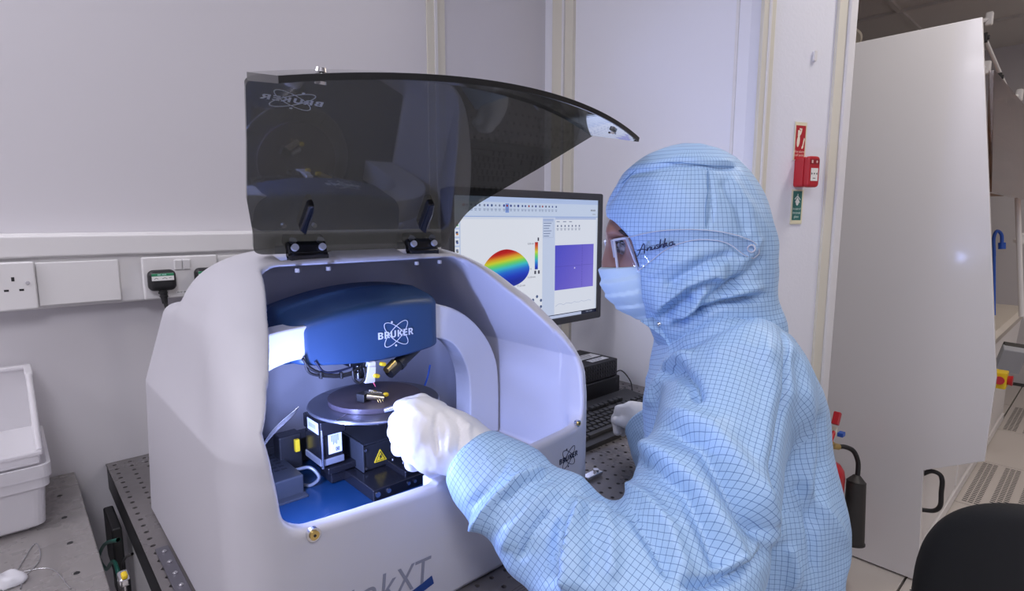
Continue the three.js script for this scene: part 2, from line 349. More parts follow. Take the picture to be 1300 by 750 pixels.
const fontB = await new FontLoader().loadAsync('fonts/droid/droid_sans_bold.typeface.json');
const fontR = await new FontLoader().loadAsync('fonts/droid/droid_sans_regular.typeface.json');
function textGeo(str, font, size, depth, width, shear = 0) {
  const g = new TextGeometry(str, { font, size, depth, curveSegments: 4, bevelEnabled: false });
  g.computeBoundingBox(); const b = g.boundingBox, s = width ? width / (b.max.x - b.min.x) : 1;
  g.translate(-(b.min.x + b.max.x) / 2, -(b.min.y + b.max.y) / 2, 0); g.scale(s, 1, 1);
  if (shear) g.applyMatrix4(new THREE.Matrix4().set(1, shear, 0, 0, 0, 1, 0, 0, 0, 0, 1, 0, 0, 0, 0, 1));
  return g;
}
function warp(g, map) { const p = g.attributes.position; for (let i = 0; i < p.count; i++) { const q = map(p.getX(i), p.getY(i), p.getZ(i)); p.setXYZ(i, q.x, q.y, q.z); } g.computeVertexNormals(); return g; }
function ringRibbon(a, b, rot, w, t, n = 72) {
  const P = [], I = [];
  for (let i = 0; i <= n; i++) { const th = i / n * 2 * Math.PI; for (const k of [-1, 1]) for (const zz of [0, t]) { const x = (a + k * w / 2) * Math.cos(th), y = (b + k * w / 2) * Math.sin(th); P.push(x * Math.cos(rot) - y * Math.sin(rot), x * Math.sin(rot) + y * Math.cos(rot), zz); } }
  for (let i = 0; i < n; i++) { const o = i * 4, q = o + 4; for (const [u, v] of [[0, 1], [1, 3], [3, 2], [2, 0]]) I.push(o + u, q + u, q + v, o + u, q + v, o + v); }
  const g = new THREE.BufferGeometry(); g.setAttribute('position', new THREE.Float32BufferAttribute(P, 3)); g.setIndex(I); g.computeVertexNormals(); return g;
}
// printed mark: bold word across two crossing orbits, width w
function markGeo(w, map, t = 0.0004) {
  const word = textGeo('BRUKER', fontB, w * 0.17, t, w);
  const o1 = ringRibbon(w * 0.42, w * 0.15, 0.72, w * 0.018, t), o2 = ringRibbon(w * 0.42, w * 0.15, -0.72 + Math.PI, w * 0.018, t);
  const dot = (x, y) => new THREE.CylinderGeometry(w * .028, w * .028, t, 14).rotateX(Math.PI / 2).translate(x, y, t / 2);
  return warp(merge([word, o1, o2, dot(-w * .12, w * .30), dot(-w * .02, -w * .29)]), map);
}

const XC = 0.483;
const MI = {
  shell: std(new THREE.Color().setRGB(0.56, 0.555, 0.60), 0.42, 0, { bumpMap: wallGrain, bumpScale: 0.0002 }),
  arch: std(new THREE.Color().setRGB(0.72, 0.72, 0.76), 0.4),
  blueCover: std(new THREE.Color().setRGB(0.027, 0.072, 0.18), 0.42),
  blueBase: std(new THREE.Color().setRGB(0.006, 0.032, 0.09), 0.3),
  smoke: phys(new THREE.Color().setRGB(0.33, 0.335, 0.32), 0.03, { transmission: 1, thickness: 0, ior: 1.49, specularIntensity: 1 }),
  smokeEdge: std(new THREE.Color().setRGB(0.012, 0.013, 0.014), 0.18),
  navy: std(new THREE.Color().setRGB(0.01, 0.014, 0.04), 0.45),
  printGrey: std(new THREE.Color().setRGB(0.24, 0.25, 0.31), 0.5),
  printBlue: std(new THREE.Color().setRGB(0.012, 0.05, 0.22), 0.5),
  printWhite: std(new THREE.Color().setRGB(0.75, 0.8, 0.9), 0.5),
  frost: std(new THREE.Color().setRGB(0.45, 0.47, 0.5), 0.6),
  anod: std(new THREE.Color().setRGB(0.022, 0.023, 0.027), 0.38, 0.2),
  grey: std(new THREE.Color().setRGB(0.045, 0.05, 0.06), 0.4, 0.2),
  chuck: std(new THREE.Color().setRGB(0.10, 0.085, 0.11), 0.33, 0.2),
  plate: std(new THREE.Color().setRGB(0.30, 0.31, 0.36), 0.28, 0.85),
  label: std(0xe8e8ec, 0.5),
  bolt: std(new THREE.Color().setRGB(0.62, 0.62, 0.65), 0.3, 0.35),
};
const prof = thing('stylus_profiler', 'white bench-top measuring instrument with raised smoked lid and blue stage inside', 'instrument', [XC, TT, 0.585]);

// ---- shell
const LUT = [[0.30, 0.60], [0.354, 0.31], [0.40, 0.30], [0.612, 0.29], [0.694, 0.25], [0.726, 0.18], [0.767, 0.13], [0.85, 0.06], [0.95, 0.05]];
function lut(z) { if (z <= LUT[0][0]) return LUT[0][1]; for (let i = 1; i < LUT.length; i++) if (z < LUT[i][0]) return mix(LUT[i - 1][1], LUT[i][1], (z - LUT[i - 1][0]) / (LUT[i][0] - LUT[i - 1][0])); return LUT[LUT.length - 1][1]; }
const zFront = x => 0.885 - 0.022 * (x / 0.27) * (x / 0.27);
function outer(x, y, z) {
  const a = Math.abs(x), dF = (z - zFront(a)) * 0.95;
  const dS = Math.max(a - 0.32, (a - 0.32 + 0.3 * (y + 0.275)) * 0.958);
  const zb = 0.29 + 0.064 * clamp((y + 0.54) / 0.265);
  const slant = ((y + 0.046) + 0.816 * (z - 0.61)) * 0.775;
  const fs = smax(dF, slant, 0.06);
  let low = smax(dS, fs, 0.07); low = smax(low, zb - z, 0.02); low = smax(low, y + 0.142, 0.02); 
  const g = Math.pow(1 - lut(z), 0.25), q = Math.max(0, y + 0.30) / 0.255;
  let dome = (Math.pow(Math.pow(a / (0.32 * g), 4) + q * q * q * q, 0.25) - 1) * 0.30;
  dome = smax(dome, fs, 0.07); dome = smax(dome, 0.36 - z, 0.14); dome = smax(dome, -0.30 - y, 0.05);
  let o = smin(low, dome, 0.016);
  return Math.max(o, -0.536 - y);
}
function shellF(x, y, z) {
  const a = Math.abs(x);
  let o = outer(x, y, z);
  // hinge seats
  for (const hx of [-0.112, 0.112]) { const d = Math.max(Math.abs(x - hx) - 0.042, 0.548 - z, -0.064 - y + (z - 0.58) * 0.5); o = smax(o, -d, 0.012); }
  // cavity
  const hw = 0.183 + 0.483 * clamp(-0.054 - y, 0, 0.1935);
  let c = smax(a - hw, z - (zFront(a) - 0.022), 0.05);
  c = smax(c, 0.40 - z, 0.05); c = smax(c, -0.452 - y, 0.01); c = smax(c, y + 0.072 , 0.03);
  const up = smax(smax(a - hw, 0.60 - z, 0.02), -0.12 - y, 0.02);
  c = Math.min(c, up);
  // opening through the front above the lip
  let f = smax(a - Math.min(hw, 0.2765 + 0.08 * (y + 0.255)), -0.366 - y, 0.03); f = Math.max(f, 0.80 - z);
  c = smin(c, f, 0.008);
  o = smax(o, -c, 0.009);
  // finger scoop with its pushed-in wall at the middle of the lip
  const sx = (x - 0.0) / 0.05, sy = (y + 0.360) / 0.04, sz = (z - 0.893) / 0.024;
  const sc = (Math.sqrt(sx * sx + sy * sy + sz * sz) - 1) * 0.03;
  const back = Math.max(Math.abs(x) - 0.058, Math.abs(y + 0.427) - 0.059, Math.abs(z - 0.852) - 0.02);
  o = smin(o, back, 0.016);
  o = smax(o, -sc, 0.01);
  return o;
}
{
  const g = nets(shellF, [-0.34, -0.55, 0.26], [0.34, -0.03, 0.91], 0.0042, 2);
  g.translate(XC, 0, 0);
  part('shell', g, MI.shell, prof);
}
// ---- printed marks on the front
const frontMap = (cx, cy) => (u, v, w) => { const x = cx + u - XC; return V(cx + u, cy + v, zFront(x) + 0.0006 + w - (Math.abs(x) > 0.26 ? (Math.abs(x) - 0.26) ** 2 * 6 : 0)); };
part('printed_mark', markGeo(0.056, frontMap(0.703, -0.413)), MI.navy, prof);
part('model_name', warp(textGeo('DektakXT', fontR, 0.037, 0.0004, 0.20, 0.10), frontMap(0.301, -0.480)), MI.printGrey, prof);
{
  const pts = []; for (let i = 0; i <= 16; i++) { const t = i / 16; pts.push([0.20 * t, 0.03 * Math.pow(t, 2.2)]); }
  for (let i = 16; i >= 0; i--) { const t = i / 16; pts.push([0.20 * t + 0.003 * t, 0.03 * Math.pow(t, 2.2) - 0.0015 - 0.0115 * t]); }
  part('blue_swoosh', slab(pts, 0.0005, (u, v, w) => frontMap(0.203, -0.523)(u, v, w), 0), MI.printBlue, prof);
}
// lock buttons on the lip
function button(px, py, z, r) { const p = onZ(px, py, z); part('lock_button', [disc(0, 0, 0, r, 0.006, 28).rotateX(Math.PI / 2).translate(p.x, p.y, zFront(p.x - XC) + 0.001)], M.steel, prof); part('lock_centre', [disc(0, 0, 0, r * 0.68, 0.003, 24).rotateX(Math.PI / 2).translate(p.x, p.y, zFront(p.x - XC) + 0.0045)], M.brass, prof); part('lock_slot', [disc(0, 0, 0, r * 0.2, 0.002, 12).rotateX(Math.PI / 2).translate(p.x, p.y, zFront(p.x - XC) + 0.0058)], M.black, prof); }
button(393, 673, 0.858, 0.0085); button(725, 534, 0.853, 0.006);

// ---- lid
const lidP = (x, s, n) => V(XC + x, -0.049 + 0.562 * s + 0.827 * n, 0.562 + 0.827 * s - 0.562 * n);
const arcS = x => 0.354 + 0.049 * (1 - (x / 0.283) * (x / 0.283));
const lid = new THREE.Group(); lid.name = 'lid'; lid.userData.label = 'raised smoked acrylic lid'; prof.add(lid);
{
  const pts = [[-0.19, 0.0], [-0.205, 0.06], [-0.232, 0.143], [-0.257, 0.255], [-0.28, 0.352]];
  for (let i = 1; i <= 40; i++) { const x = -0.28 + 0.565 * i / 40; pts.push([x, arcS(x)]); }
  pts.push([0.232, 0.258], [0.166, 0.150], [0.158, 0.12], [0.164, 0.06], [0.178, 0.004], [0.16, 0.0]);
  const rr = pts.map(() => 0); rr[0] = 0.02; rr[4] = 0.012; rr[pts.length - 4] = 0.03; rr[pts.length - 5] = 0.03; rr[pts.length - 2] = 0.012;
  const outline = roundPoly(pts, rr, 8);
  part('lid_window', slab(outline, 0.006, (u, v, w) => lidP(u, v, w - 0.006), 0), MI.smoke, lid);
  // curved front flange
  const N = 48, W = 0.0075; const P = [], I = [];
  const corner = [[0, 0.0], [0.0654, -0.071]];
  for (let i = 0; i <= N; i++) {
    const x = -0.278 + 0.556 * i / N, s0 = arcS(x);
    // at the right the flange runs out in a point
    for (const [ds, dn] of [[0.002, 0.002], [0.0695, -0.0705], [0.065, -0.0755], [-0.004, -0.004]]) { const q = lidP(x + ds * (x / 0.28) * 0.06, s0 + ds, dn); P.push(q.x, q.y, q.z); }
  }
  for (let i = 0; i < N; i++) { const o = i * 4, q = o + 4; for (const [u, v] of [[0, 1], [1, 2], [2, 3], [3, 0]]) I.push(o + u, q + v, q + u, o + u, o + v, q + v); }
  I.push(0, 1, 2, 0, 2, 3); const e = N * 4; I.push(e, e + 2, e + 1, e, e + 3, e + 2);
  let g = new THREE.BufferGeometry(); g.setAttribute('position', new THREE.Float32BufferAttribute(P, 3)); g.setIndex(I); g = g.toNonIndexed(); g.computeVertexNormals();
  part('lid_flange', g, MI.smoke, lid);
  // dark polished edge of the flange
  const E1 = [], EI = [];
  for (let i = 0; i <= N; i++) { const x = -0.2785 + 0.557 * i / N, s0 = arcS(x); for (const [ds, dn] of [[0.0697, -0.0703], [0.0712, -0.0722], [0.0667, -0.0768], [0.0648, -0.0752]]) { const q = lidP(x + ds * (x / 0.28) * 0.06, s0 + ds, dn); E1.push(q.x, q.y, q.z); } }
  for (let i = 0; i < N; i++) { const o = i * 4, q = o + 4; for (const [u, v] of [[0, 1], [1, 2], [2, 3], [3, 0]]) EI.push(o + u, q + v, q + u, o + u, o + v, q + v); }
  EI.push(0, 1, 2, 0, 2, 3, e, e + 2, e + 1, e, e + 3, e + 2);
  let g2 = new THREE.BufferGeometry(); g2.setAttribute('position', new THREE.Float32BufferAttribute(E1, 3)); g2.setIndex(EI); g2 = g2.toNonIndexed(); g2.computeVertexNormals();
  part('flange_edge', g2, MI.smokeEdge, lid);
  // slot-shaped hold-open bumpers above the hinges
  const lidHit = (px, py) => { const n = V(0, 0.827, -0.562), d = ray(px, py), o = V(0, -0.049, 0.562).sub(EYE); const t = o.dot(n) / d.dot(n), p = EYE.clone().addScaledVector(d, t); return [p.x - XC, (p.y + 0.049) * 0.562 + (p.z - 0.562) * 0.827]; };
  for (const bx of [0, 152]) part('bumper', slab(roundPoly([[377, 282], [384, 287], [394, 262], [396, 249], [388, 250]].map(p => lidHit(p[0] + bx, p[1])), 0.004), 0.014, (u, v, w) => lidP(u, v, w - 0.018), 0.003), M.blackGloss, lid);
  for (const [bx, bs] of [[-0.235, arcS(-0.235) + 0.050], [0.235, arcS(0.235) + 0.050]]) { const c = lidP(bx, bs, -0.054), d = lidP(bx, bs + 0.72 * 0.01, -0.054 + 0.69 * 0.01); const dir = d.clone().sub(c).normalize(); part('bolt', [cylAB(c.clone().addScaledVector(dir, -0.008), c.clone().addScaledVector(dir, -0.005), 0.006, 0.006, 16), cylAB(c.clone().addScaledVector(dir, 0.004), c.clone().addScaledVector(dir, 0.008), 0.0065, 0.0055, 16)], M.steel, lid); }
  // frosted mark engraved on the outside, seen mirrored from within
  part('engraved_mark', markGeo(0.070, (u, v, w) => lidP(-0.226 - u, 0.336 + v * 0.6, -0.0064 - w)), MI.frost, lid);
  // hinges
  for (const hx of [-0.112, 0.112]) {
    const h = new THREE.Group(); h.name = 'hinge'; prof.add(h);
    const b = V(XC + hx, -0.049, 0.562);
    part('leaf', [rb(0.066, 0.022, 0.012, b.x, -0.045, 0.582, 0.003, 2, [-0.35, 0, 0])], M.blackGloss, h);
    part('leaf', [rb(0.066, 0.016, 0.016, b.x, -0.062, 0.588, 0.003, 2)], M.blackGloss, h);
    part('knuckle', [cylAB(V(b.x - 0.033, -0.055, 0.585), V(b.x + 0.033, -0.055, 0.585), 0.0055, 0.0055, 16)], M.blackGloss, h);
    for (const k of [-1, 1]) { part('bolt', [disc(0, 0, 0, 0.0058, 0.006, 18).rotateX(Math.PI / 2 - 0.35).translate(b.x + k * 0.023, -0.043, 0.5925)], MI.bolt, h); part('nut', [disc(0, 0, 0, 0.0065, 0.005, 18).rotateX(Math.PI / 2 - 0.35).translate(b.x + k * 0.023, -0.037, 0.563)], MI.bolt, h); part('screw', [disc(b.x + k * 0.026, -0.079, 0.605, 0.004, 0.006, 12)], MI.bolt, h); }
  }
}

// ---- inside: blue base, arch, head
part('base_plate', slab([[-0.268, 0.405], [0.268, 0.405], [0.268, 0.79], [0.2, 0.815], [-0.2, 0.815], [-0.268, 0.79]], 0.003, (u, v, w) => V(XC + u, -0.4525 + w, v), 0), MI.blueBase, prof);
{
  const oR = [[0.102, -0.152], [0.16, -0.172], [0.206, -0.203], [0.245, -0.25], [0.265, -0.295], [0.271, -0.34], [0.271, -0.45]];
  const iR = [[0.194, -0.45], [0.194, -0.34], [0.19, -0.305], [0.172, -0.262], [0.145, -0.234], [0.101, -0.219]];
  const iL = [[-0.10, -0.214], [-0.137, -0.219], [-0.17, -0.222], [-0.205, -0.236], [-0.212, -0.27], [-0.212, -0.45]];
  const oL = [[-0.271, -0.45], [-0.271, -0.25], [-0.255, -0.195], [-0.225, -0.180], [-0.194, -0.172], [-0.133, -0.166]];
  const crv = (a) => new THREE.CatmullRomCurve3(a.map(p => V(p[0], p[1], 0)), false, 'centripetal').getPoints(20).map(p => [p.x, p.y]);
  const pts = [...crv(oR), ...crv(iR), ...crv(iL), ...crv(oL)].map(p => [p[0], Math.max(p[1], -0.4494)]);
  part('arch', slab(pts, 0.05, (u, v, w) => V(XC + u, v, 0.575 + w), 0.003), MI.arch, prof, 'white arched bridge');
}
{
  const head = (x, y, z) => {
    const zf = 0.640 - 0.7 * x * x, top = -0.121 - 0.9 * (x - 0.03) * (x - 0.03) - 0.2 * Math.max(0, z - 0.55) ;
    let d = smax(Math.abs(x + 0.018) - 0.139, (z - zf) * 0.95, 0.026);
    d = smax(d, (y - top) * 0.95, 0.016); d = smax(d, 0.46 - z, 0.02);
    const bot = -0.242 + 0.55 * x * x;
    d = smax(d, bot - y, 0.006);
    const wing = smax(smax(Math.abs(x) - 0.152, Math.max(z - 0.552, 0.50 - z), 0.012), Math.max(y + 0.125 + 1.0 * x * x, -0.245 - y), 0.01);
    return smin(d, wing, 0.008);
  };
  const g = nets(head, [-0.17, -0.27, 0.44], [0.17, -0.10, 0.66], 0.003, 2); g.translate(XC, 0, 0);
  const h = part('head_cover', g, MI.blueCover, prof, 'dark blue measuring head cover');
  part('printed_mark', markGeo(0.072, (u, v, w) => { const x = u + 0.018; return V(XC + x, -0.198 + v, 0.6404 - 0.7 * x * x + w + 0.0004); }), MI.printWhite, h);
}
// underside of the head: cable loom, stylus bracket, tubes
{
  const q = (px, py, z = 0.63) => onZ(px, py, z);
  part('loom_cable', tube([q(384, 455), q(395, 468), q(420, 476), q(445, 473), q(462, 462), q(475, 452)], 0.0026, 40), M.black, prof);
  part('loom_cable', tube([q(386, 452), q(392, 472), q(408, 477), q(432, 478), q(452, 474)], 0.0022, 40), M.black, prof);
  part('loom_cable', tube([q(400, 458), q(412, 472), q(440, 468), q(460, 458)], 0.0020, 40), MI.navy, prof);
  part('loom_cable', tube([q(448, 470, 0.64), q(450, 482, 0.64), q(457, 486, 0.64), q(464, 478, 0.64), q(462, 466, 0.64)], 0.0026, 40), M.black, prof);
  for (const [px, py] of [[407, 476], [433, 476]]) { const p = q(px, py); part('cable_tie', rb(0.004, 0.012, 0.008, p.x, p.y, p.z, 0.001), M.black, prof); }
  const c = q(457, 474, 0.62); part('sensor_body', [cylAB(V(c.x, c.y + 0.02, c.z), V(c.x, c.y - 0.006, c.z), 0.013, 0.012, 24), rb(0.05, 0.018, 0.05, c.x, c.y + 0.026, c.z - 0.012, 0.003)], M.blackGloss, prof);
  const s = q(470, 476, 0.64);
  part('stylus_bracket', [slab(roundPoly([[-0.012, -0.012], [0.007, -0.014], [0.010, 0.014], [-0.004, 0.016]], 0.002), 0.008, (u, v, w) => V(s.x + u, s.y + v, s.z - 0.004 + w), 0.001), rb(0.014, 0.010, 0.02, s.x + 0.004, s.y + 0.018, s.z - 0.008, 0.002)], MI.label, prof);
  const tp = q(476, 486, 0.645); part('stylus_tip', cylAB(V(tp.x - 0.003, tp.y + 0.005, tp.z - .004), V(tp.x + 0.001, tp.y - 0.007, tp.z), 0.002, 0.0006, 10), std(new THREE.Color().setRGB(0.7, 0.12, 0.2), 0.4), prof);
  for (const [px, py] of [[478, 477], [486, 462]]) { const p = q(px, py, 0.645); part('yellow_cap', rb(0.012, 0.007, 0.008, p.x, p.y, p.z, 0.003, 3, [0, 0, -0.3]), M.yellow, prof); }
  const a = q(494, 474, 0.632), b = q(530, 438, 0.61); part('camera_tube', [cylAB(a, b, 0.010, 0.012, 24), cylAB(a.clone().lerp(b, 0.3), a.clone().lerp(b, 0.42), 0.0125, 0.0125, 24)], M.black, prof);
  const a2 = q(490, 470, 0.64), b2 = q(500, 460, 0.632); part('brass_collar', cylAB(a2, b2, 0.006, 0.007, 16), M.brass, prof);
  part('blue_wire', tube([q(539, 490, 0.6), q(543, 478, 0.6), q(546, 463, 0.6)], 0.0018, 20), M.blueClip, prof);
}
// ---- stage
const SC = V(0.448, -0.302, 0.653);
part('stage_plate', [disc(SC.x, SC.y - 0.004, SC.z, 0.108, 0.005, 96), new THREE.TorusGeometry(0.1075, 0.0025, 8, 96).rotateX(Math.PI / 2).translate(SC.x, SC.y - 0.004, SC.z)], MI.plate, prof, 'round metal stage plate');
for (let k = 0; k < 4; k++) { const th = 0.5 + k * Math.PI / 2; part('scribe_line', box(-0.014, 0.014, 0, 0.0005, -0.0006, 0.0006).rotateY(th).translate(SC.x + Math.cos(th) * 0.093, SC.y - 0.0012, SC.z - Math.sin(th) * 0.093), M.steel, prof); }
part('wafer_chuck', [disc(SC.x, SC.y + 0.003, SC.z, 0.077, 0.008, 96)], MI.chuck, prof, 'dark purple round chuck');
part('spindle', [disc(SC.x, SC.y - 0.018, SC.z, 0.05, 0.022, 48), disc(0.428, SC.y - 0.022, 0.70, 0.009, 0.003, 24), disc(0.428, SC.y - 0.018, 0.70, 0.003, 0.02, 12)], MI.anod, prof);
{ // motor with labels
  part('stage_motor', [rb(0.046, 0.026, 0.072, 0.385, -0.345, 0.588, 0.003), rb(0.040, 0.042, 0.065, 0.383, -0.379, 0.588, 0.003)], M.blackGloss, prof);
  part('motor_flange', rb(0.042, 0.012, 0.067, 0.383, -0.405, 0.588, 0.002), std(new THREE.Color().setRGB(0.35, 0.37, 0.42), 0.4, 0.6), prof);
  const tx = canvasTex(128, 192, (c) => { c.fillStyle = '#dfe4f2'; c.fillRect(0, 0, 128, 192); c.fillStyle = '#111'; c.save(); c.translate(30, 20); for (let i = 0; i < 5; i++) { c.fillRect(i * 15, 0, 6, 60 + (i % 2) * 30 + (i === 2 ? 20 : 0)); } c.restore(); c.fillRect(70, 140, 34, 34); c.fillStyle = '#dfe4f2'; c.fillRect(76, 146, 22, 22); c.fillStyle = '#111'; c.fillRect(80, 150, 14, 14); });
  part('motor_label', new THREE.PlaneGeometry(0.024, 0.036).translate(0.388, -0.374, 0.6212), std(0xffffff, 0.5, 0, { map: tx }), prof);
  const tx2 = canvasTex(96, 96, (c) => { c.fillStyle = '#dfe4f2'; c.fillRect(0, 0, 96, 96); c.fillStyle = '#445'; for (let i = 0; i < 3; i++) c.fillRect(12, 34 + i * 12, 60, 4); });
  part('motor_label', new THREE.PlaneGeometry(0.045, 0.02).rotateY(-Math.PI / 2).translate(0.3615, -0.345, 0.595), std(0xffffff, 0.5, 0, { map: tx2 }), prof);
  part('motor_stud', [cylAB(V(0.364, -0.412, 0.624), V(0.364, -0.345, 0.624), 0.0022, 0.0022, 10)], M.steel, prof);
}
{ // housing with warning triangle
  part('stage_housing', [rb(0.10, 0.046, 0.13, 0.475, -0.406, 0.585, 0.003)], MI.anod, prof);
  part('housing_side', [rb(0.003, 0.05, 0.10, 0.424, -0.404, 0.602, 0.001)], MI.grey, prof);
  part('housing_top', [rb(0.11, 0.004, 0.13, 0.482, -0.381, 0.585, 0.001)], MI.anod, prof);
  const tri = slab(roundPoly([[-0.0125, -0.010], [0.0125, -0.010], [0, 0.0125]], 0.002), 0.0008, (u, v, w) => V(0.456 + u, -0.408 + v, 0.6503 + w), 0);
  const tri2 = slab([[-0.0095, -0.0082], [0.0095, -0.0082], [0, 0.009]], 0.0004, (u, v, w) => V(0.456 + u, -0.408 + v, 0.6511 + w), 0);
  const tri3 = slab([[-0.0078, -0.0072], [0.0078, -0.0072], [0, 0.0066]], 0.0004, (u, v, w) => V(0.456 + u, -0.408 + v, 0.6515 + w), 0);
  const bolt = slab([[-0.002, -0.006], [0.003, -0.001], [0.0008, -0.0006], [0.002, 0.004], [-0.003, -0.001], [-0.0006, -0.0014]], 0.0004, (u, v, w) => V(0.456 + u, -0.408 + v, 0.6519 + w), 0);
  part('warning_triangle', tri, M.yellow, prof, 'yellow warning triangle'); part('triangle_border', tri2, M.black, prof); part('triangle_field', tri3, M.yellow, prof); part('hazard_symbol', bolt, M.black, prof);
  for (const [x, y] of [[0.428, -0.39], [0.428, -0.423], [0.492, -0.39]]) part('screw', disc(0, 0, 0, 0.0025, 0.003, 10).rotateX(Math.PI / 2).translate(x, y, 0.651), M.steel, prof);
  part('clamp_bracket', [rb(0.006, 0.026, 0.016, 0.503, -0.405, 0.66, 0.002), rb(0.006, 0.026, 0.016, 0.521, -0.405, 0.66, 0.002), rb(0.022, 0.01, 0.012, 0.512, -0.412, 0.654, 0.002)], MI.grey, prof);
  part('lower_slide', [rb(0.135, 0.020, 0.118, 0.472, -0.4398, 0.660, 0.002)], M.blackGloss, prof);
  part('slide_carriage', [rb(0.085, 0.012, 0.10, 0.51, -0.425, 0.664, 0.002)], M.blackGloss, prof);
  for (let i = 0; i < 8; i++) part('screw', disc(0.478 + (i % 2) * 0.052 + (i > 3 ? 0.006 : 0), -0.4185, 0.632 + (i >> 1) * 0.024, 0.0026, 0.002, 10), M.steel, prof);
  for (const [x, r] of [[0.412, 0.0045], [0.432, 0.0038], [0.47, 0.003], [0.482, 0.003], [0.52, 0.003], [0.53, 0.003]]) part('screw', disc(0, 0, 0, r, 0.003, 12).rotateX(Math.PI / 2).translate(x, -0.4385, 0.7195), M.steel, prof);
  part('motor_foot', [rb(0.055, 0.012, 0.05, 0.40, -0.421, 0.60, 0.002), rb(0.05, 0.018, 0.045, 0.405, -0.438, 0.595, 0.002)], M.blackGloss, prof);
  part('power_module', [rb(0.085, 0.034, 0.17, 0.292, -0.4325, 0.53, 0.003)], MI.grey, prof);
  for (let i = 0; i < 6; i++) for (let j = 0; j < 3; j++) part('vent_slot', box(0.29 + j * 0.012, 0.2985 + j * 0.012, -0.4156, -0.4152, 0.50 + i * 0.014, 0.505 + i * 0.014), M.black, prof);
  part('module_foot', rb(0.06, 0.004, 0.02, 0.305, -0.4475, 0.62, 0.001), MI.grey, prof);
  part('gantry_back', [rb(0.16, 0.045, 0.05, 0.38, -0.425, 0.47, 0.003), rb(0.04, 0.07, 0.03, 0.345, -0.41, 0.52, 0.003)], M.black, prof);
  part('yellow_fitting', rb(0.008, 0.022, 0.008, 0.352, -0.392, 0.545, 0.001), M.yellow, prof);
  part('ribbon_cable', [tube([V(0.27, -0.41, 0.56), V(0.31, -0.372, 0.53), V(0.36, -0.335, 0.53)], 0.0012, 20, 5), tube([V(0.27, -0.405, 0.565), V(0.31, -0.366, 0.535), V(0.36, -0.33, 0.535)], 0.0012, 20, 5), tube([V(0.27, -0.415, 0.555), V(0.31, -0.378, 0.525), V(0.36, -0.34, 0.525)], 0.0012, 20, 5), tube([V(0.27, -0.40, 0.57), V(0.31, -0.36, 0.54), V(0.36, -0.325, 0.54)], 0.0012, 20, 5)], M.steel, prof);
  part('sleeved_cable', [tube([V(0.335, -0.42, 0.58), V(0.352, -0.415, 0.60), V(0.362, -0.432, 0.61), V(0.352, -0.446, 0.60), V(0.34, -0.447, 0.585)], 0.003, 30)], std(new THREE.Color().setRGB(0.25, 0.27, 0.3), 0.4, 0.5), prof);
}
// sample fixture lying on the chuck, and the slide the glove holds
{
  const f = thing('sample_fixture', 'small brass and steel sample fixture standing on the dark chuck', 'fixture', [0.432, SC.y + 0.0072, 0.684]);
  part('clamp_block', rb(0.020, 0.014, 0.016, 0.4185, SC.y + 0.0145, 0.672, 0.001, 1, [0, 0.4, 0]), M.black, f);
  part('barrel', [cylAB(V(0.421, SC.y + 0.016, 0.678), V(0.443, SC.y + 0.012, 0.694), 0.0062, 0.005, 16)], std(new THREE.Color().setRGB(0.6, 0.52, 0.38), 0.3, 1), f);
  part('arm', [rb(0.022, 0.004, 0.008, 0.437, SC.y + 0.019, 0.676, 0.001, 1, [0, -0.5, -0.2])], M.steel, f);
  part('yellow_knob', rb(0.009, 0.007, 0.008, 0.4485, SC.y + 0.0155, 0.690, 0.003, 3), M.yellow, f);
  part('fine_wire', [0, 1, 2].map(k => tube([V(0.428 + k * .004, SC.y + 0.015, 0.688), V(0.43 + k * .004, SC.y + 0.012, 0.695), V(0.431 + k * .004, SC.y + 0.0075, 0.698)], 0.0005, 10, 5)), M.brass, f);
}
// LED work light strip fixed inside the hood behind its left column
{
  const o = new THREE.Group(); o.name = 'work_light'; prof.add(o);
  part('lamp_body', rb(0.008, 0.17, 0.06, 0.2150, -0.315, 0.745, 0.003, 2), M.black, o);
  part('lamp_face', box(0.2190, 0.2196, -0.395, -0.235, 0.72, 0.77), new THREE.MeshStandardMaterial({ color: 0xffffff, emissive: 0xb4c0ff, emissiveIntensity: 3, roughness: 0.5 }), o);
  const L = new THREE.RectAreaLight(LED_C, LED_I, 0.05, 0.16); L.name = 'light'; L.position.set(0.2215 - XC, -0.315 - TT, 0.745 - 0.585); L.rotation.set(0, -Math.PI / 2, 0); o.add(L);
}

